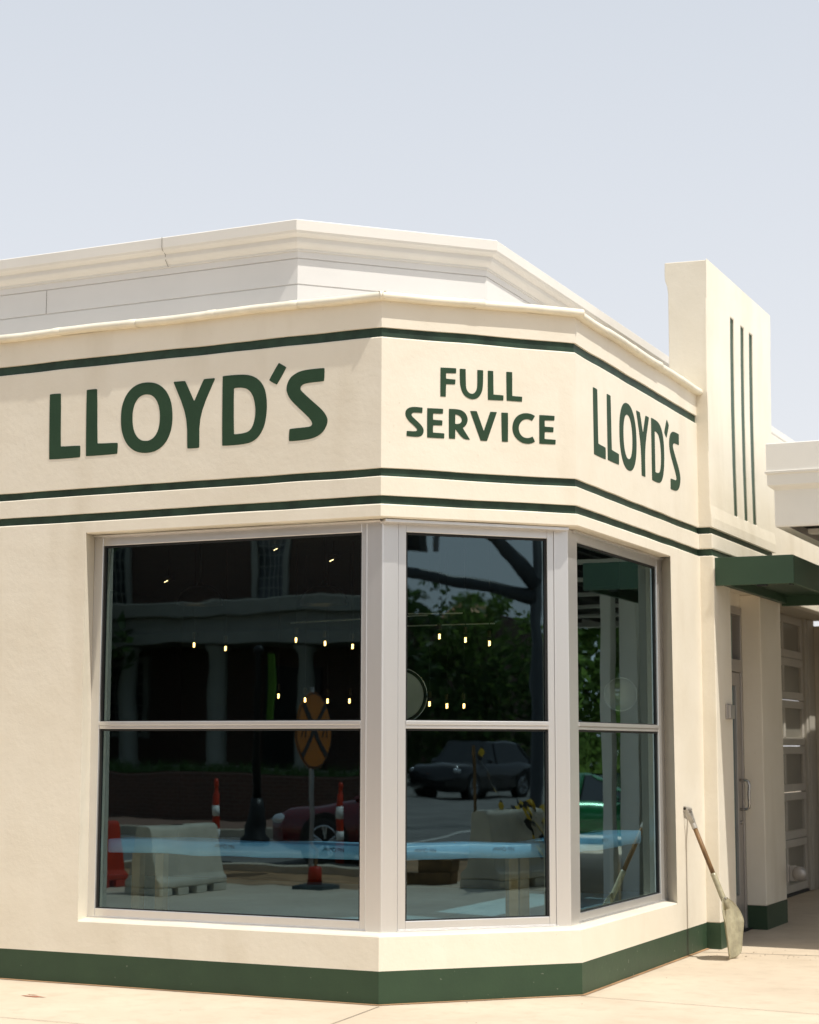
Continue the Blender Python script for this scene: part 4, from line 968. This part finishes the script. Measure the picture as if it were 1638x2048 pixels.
mb = MB(); mb.prism([(hy + .5, 8.8), (hy - 9.5, 8.8), (hy - 4.5, 11.8)], 'x', hx0 - .4, hx1 + .4); mb.build('roof', M['shingle'], H)
mb = MB(); mb.box(-60, 8, -20.5, -20.2, .12, 1.0); rw = tag(mb.build('retaining_wall', M['brick'], bev=.01), 'low dark brick retaining wall along the far pavement', 'wall')
sheet('grass_bank', M['grass'], [(-60, -60), (8, -60), (8, -20.5), (-60, -20.5)], 1.02, 'structure')
sk = MB(); rr = random.Random(5)
for i in range(2600):
    x, y = rr.uniform(-26, -6), -20.62 - rr.random() ** 2 * 1.4; a = rr.random() * 6; h = rr.uniform(.1, .32)
    sk.face([(x, y, 1.02), (x + .03 * cos(a), y + .03 * sin(a), 1.02), (x + rr.gauss(0, .06), y + rr.gauss(0, .06), 1.02 + h)])
tag(sk.build('ground_cover', M['leafd']), kind='stuff')

# ---- trees
def tree(loc, h, w, label, dense=3800, m='leaf', seed=1, trunk_h=.3, group='trees across the road'):
    r = random.Random(seed)
    o = thing('leafy_tree', (0, 0, 0), label, 'tree', group)
    mb = MB(); mb.tube([(0, 0, -.05), (.05, .03, h * .2), (-.05, .06, h * .45), (.03, 0, h * .75)], [.03 * h, .022 * h, .016 * h, .005 * h], 10)
    tips = []
    for i in range(9):
        a = i * 2.4; z = h * (.25 + .05 * i); q = w * r.uniform(.5, .85)
        e = (q * cos(a), q * sin(a), z + h * .18); mb.tube([(0, 0, z), (e[0] * .5, e[1] * .5, z + h * .06), e], [.010 * h, .007 * h, .003 * h], 6); tips.append(e)
    mb.build('trunk', M['bark'], o, smooth=True)
    mb = MB(); cl = []
    for i in range(46):
        a = r.uniform(0, 2 * pi); t = r.random(); z = h * (trunk_h + (1 - trunk_h) * t)
        env = w * (sin(pi * min(1, .12 + .86 * t)) ** .7) * r.uniform(.35, 1.05)
        cl.append((env * cos(a), env * sin(a), z, r.uniform(.10, .19) * h * (.6 if t > .85 else 1)))
    for i in range(dense):
        cx, cy, cz, cr_ = r.choice(cl)
        v = Vector((r.gauss(0, 1), r.gauss(0, 1), r.gauss(0, .8))).normalized() * cr_ * r.random() ** .35
        p = Vector((cx, cy, cz)) + v; s = r.uniform(.015, .031) * h
        d1 = Vector((r.gauss(0, 1), r.gauss(0, 1), r.gauss(0, .6))).normalized(); d2 = d1.cross(Vector((r.gauss(0, 1), r.gauss(0, 1), r.gauss(0, 1)))).normalized()
        mb.face([p - d1 * s, p + d2 * s * .5, p + d1 * s, p - d2 * s * .5])
    mb.build('crown', M[m], o, flip=False)
    o.location = loc; return o
T = [tree((1000, 0, 0), 8.5, 3.4, 'tmp', 4200, 'leafd', 1, .12), tree((1000, 0, 0), 7.0, 3.2, 'tmp', 4200, 'leaf', 2, .10), tree((1000, 0, 0), 10, 3.8, 'tmp', 4800, 'leafd', 4, .1)]
used = [False] * 3
def plant(k, x, y, rz, sc, label):
    if used[k]: o = dup(T[k], (x, y, -.02), label, rz, (sc,) * 3)
    else: o = T[k]; used[k] = True; o.location = (x, y, -.02); o.rotation_euler.z = rz; o.scale = (sc,) * 3; o['label'] = label
    return o
for i, (k, x, y, sc, lab) in enumerate((
        (2, 52, -31, .98, 'tall dark tree at the upper left of the middle window'), (0, 57, -27.5, 1.0, 'round dark tree left of the copper turret'),
        (1, 60, -24, 1.12, 'bushy tree under the copper turret in the middle window'), (0, 63, -20, .84, 'lower dark tree right of the copper turret'),
        (1, 66, -15.5, .78, 'small tree left of the signal pole in the middle window'), (1, 68, -10.5, .78, 'small tree behind the signal pole'),
        (0, 50, -35.5, .95, 'dark tree beyond the left edge of the middle window'), (1, 70, -5, .9, 'small tree right of the signal pole'),
        (1, 9.5, 31, 1.0, 'bright green tree at the left of the right-hand window'), (1, 12.3, 31.5, 1.0, 'tree mirrored just left of the canopy posts'),
        (2, 15.5, 38, .62, 'small tree between the canopy posts'), (1, 6.2, 29.5, .9, 'tree mirrored right of the canopy posts'), (1, 3.2, 30.0, .85, 'dark tree beside the pier reflection in the right-hand window'), (1, 14.2, 30, 1.0, 'dark tree at the far left edge of the right-hand window'),
        (0, -22.0, -23.6, .9, 'dark tree in front of the brick house'), (2, -26.0, -24.5, .8, 'taller dark tree left of the brick house'), (0, -24.5, -22.3, .8, 'dark tree at the left edge of the left window'))):
    plant(k, x, y, i * 1.3, sc, lab)
hg = MB(); rr = random.Random(11)
for i in range(14000):
    x = rr.uniform(45, 74); y = -38 + (x - 45) * 1.25 + rr.gauss(0, 1.0); z = rr.random() ** .8 * (4.6 + .9 * sin(x * 1.1))
    s_ = rr.uniform(.10, .22); a = rr.random() * 6.3; b = rr.gauss(0, .6)
    hg.face([(x - s_ * cos(a), y - s_ * sin(a), z), (x, y, z + s_ * .6), (x + s_ * cos(a), y + s_ * sin(a), z + b * s_), (x, y, z - s_ * .6)])
tag(hg.build('roadside_undergrowth', M['leafd'], flip=False), kind='stuff')
hg = MB()
for i in range(6000):
    x = rr.uniform(-2, 19); y = 27.2 + rr.gauss(0, .7); z = rr.random() ** .8 * (2.3 + .5 * sin(x * 1.7))
    s_ = rr.uniform(.06, .14); a = rr.random() * 6.3; b = rr.gauss(0, .6)
    hg.face([(x - s_ * cos(a), y - s_ * sin(a), z), (x, y, z + s_ * .6), (x + s_ * cos(a), y + s_ * sin(a), z + b * s_), (x, y, z - s_ * .6)])
tag(hg.build('roadside_undergrowth', M['leaf'], flip=False), kind='stuff')
o = thing('turret_building', (81.6, -34, 0), 'far building with a copper turret roof above the trees in the middle window', 'building')
mb = MB(); mb.box(78.5, 84.8, -37, -31, 0, 8.5); mb.build('wall', M['brick'], o)
mb = MB(); mb.lathe((81.65, -34, 8.5), [(1.9, 0), (2.0, .1), (1.1, .7), (.4, 1.1), (.05, 1.5)], 8); mb.build('turret_roof', M['roofcu'], o)

# ================================================================ light, sky, camera
AZ, EL = radians(-14), radians(63)
u = Vector((cos(EL) * cos(AZ), cos(EL) * sin(AZ), sin(EL)))
sun = bpy.data.lights.new('sun', 'SUN'); sun.energy = 3.7; sun.angle = radians(.55); sun.color = (1.0, .958, .88)
so = bpy.data.objects.new('sun', sun); COL.objects.link(so); so.rotation_euler = (-u).to_track_quat('-Z', 'Y').to_euler(); so.location = u * 60
wd = bpy.data.worlds.new('World'); S.world = wd; wd.use_nodes = True
nt = wd.node_tree; bg = nt.nodes['Background']
sky = nt.nodes.new('ShaderNodeTexSky'); sky.sky_type = 'NISHITA'; sky.sun_disc = False
sky.sun_elevation = EL; sky.sun_rotation = radians(90) - AZ; sky.air_density = 1.0; sky.dust_density = 6.0; sky.ozone_density = 1.5; sky.altitude = 100
# thin summer haze whitens the whole sky
tc = nt.nodes.new('ShaderNodeTexCoord'); sx = nt.nodes.new('ShaderNodeSeparateXYZ'); nt.links.new(tc.outputs['Generated'], sx.inputs[0])
hc = mixc(nt, ramp(nt, sx.outputs['Z'], 0., .40), (10.3, 10.35, 10.6), (7.8, 8.25, 8.9))
hz = mixc(nt, .80, sky.outputs[0], hc); nt.links.new(hz, bg.inputs['Color']); bg.inputs['Strength'].default_value = .088

cam = bpy.data.cameras.new('camera'); co = bpy.data.objects.new('camera', cam); COL.objects.link(co); S.camera = co
F_, R_, U_ = (Vector(v) for v in CAM_AXES)
co.matrix_world = Matrix(((R_.x, U_.x, -F_.x, CAM_O[0]), (R_.y, U_.y, -F_.y, CAM_O[1]), (R_.z, U_.z, -F_.z, CAM_O[2]), (0, 0, 0, 1)))
cam.sensor_fit = 'VERTICAL'; cam.sensor_height = 36; cam.sensor_width = 36; cam.lens = 36 * 3570 / 2048; cam.dof.use_dof = True; cam.dof.focus_distance = 12.4; cam.dof.aperture_fstop = 2.5; cam.clip_end = 2000; cam.clip_start = .05
S.render.resolution_x = 819; S.render.resolution_y = 1024
S.view_settings.view_transform = 'Standard'; S.view_settings.look = 'None'; S.view_settings.exposure = .22; S.view_settings.gamma = 1
cy = S.cycles
cy.max_bounces = 10; cy.diffuse_bounces = 4; cy.glossy_bounces = 5; cy.transparent_max_bounces = 16; cy.transmission_bounces = 4
cy.caustics_reflective = False; cy.caustics_refractive = False; cy.sample_clamp_indirect = 6; cy.use_denoising = True
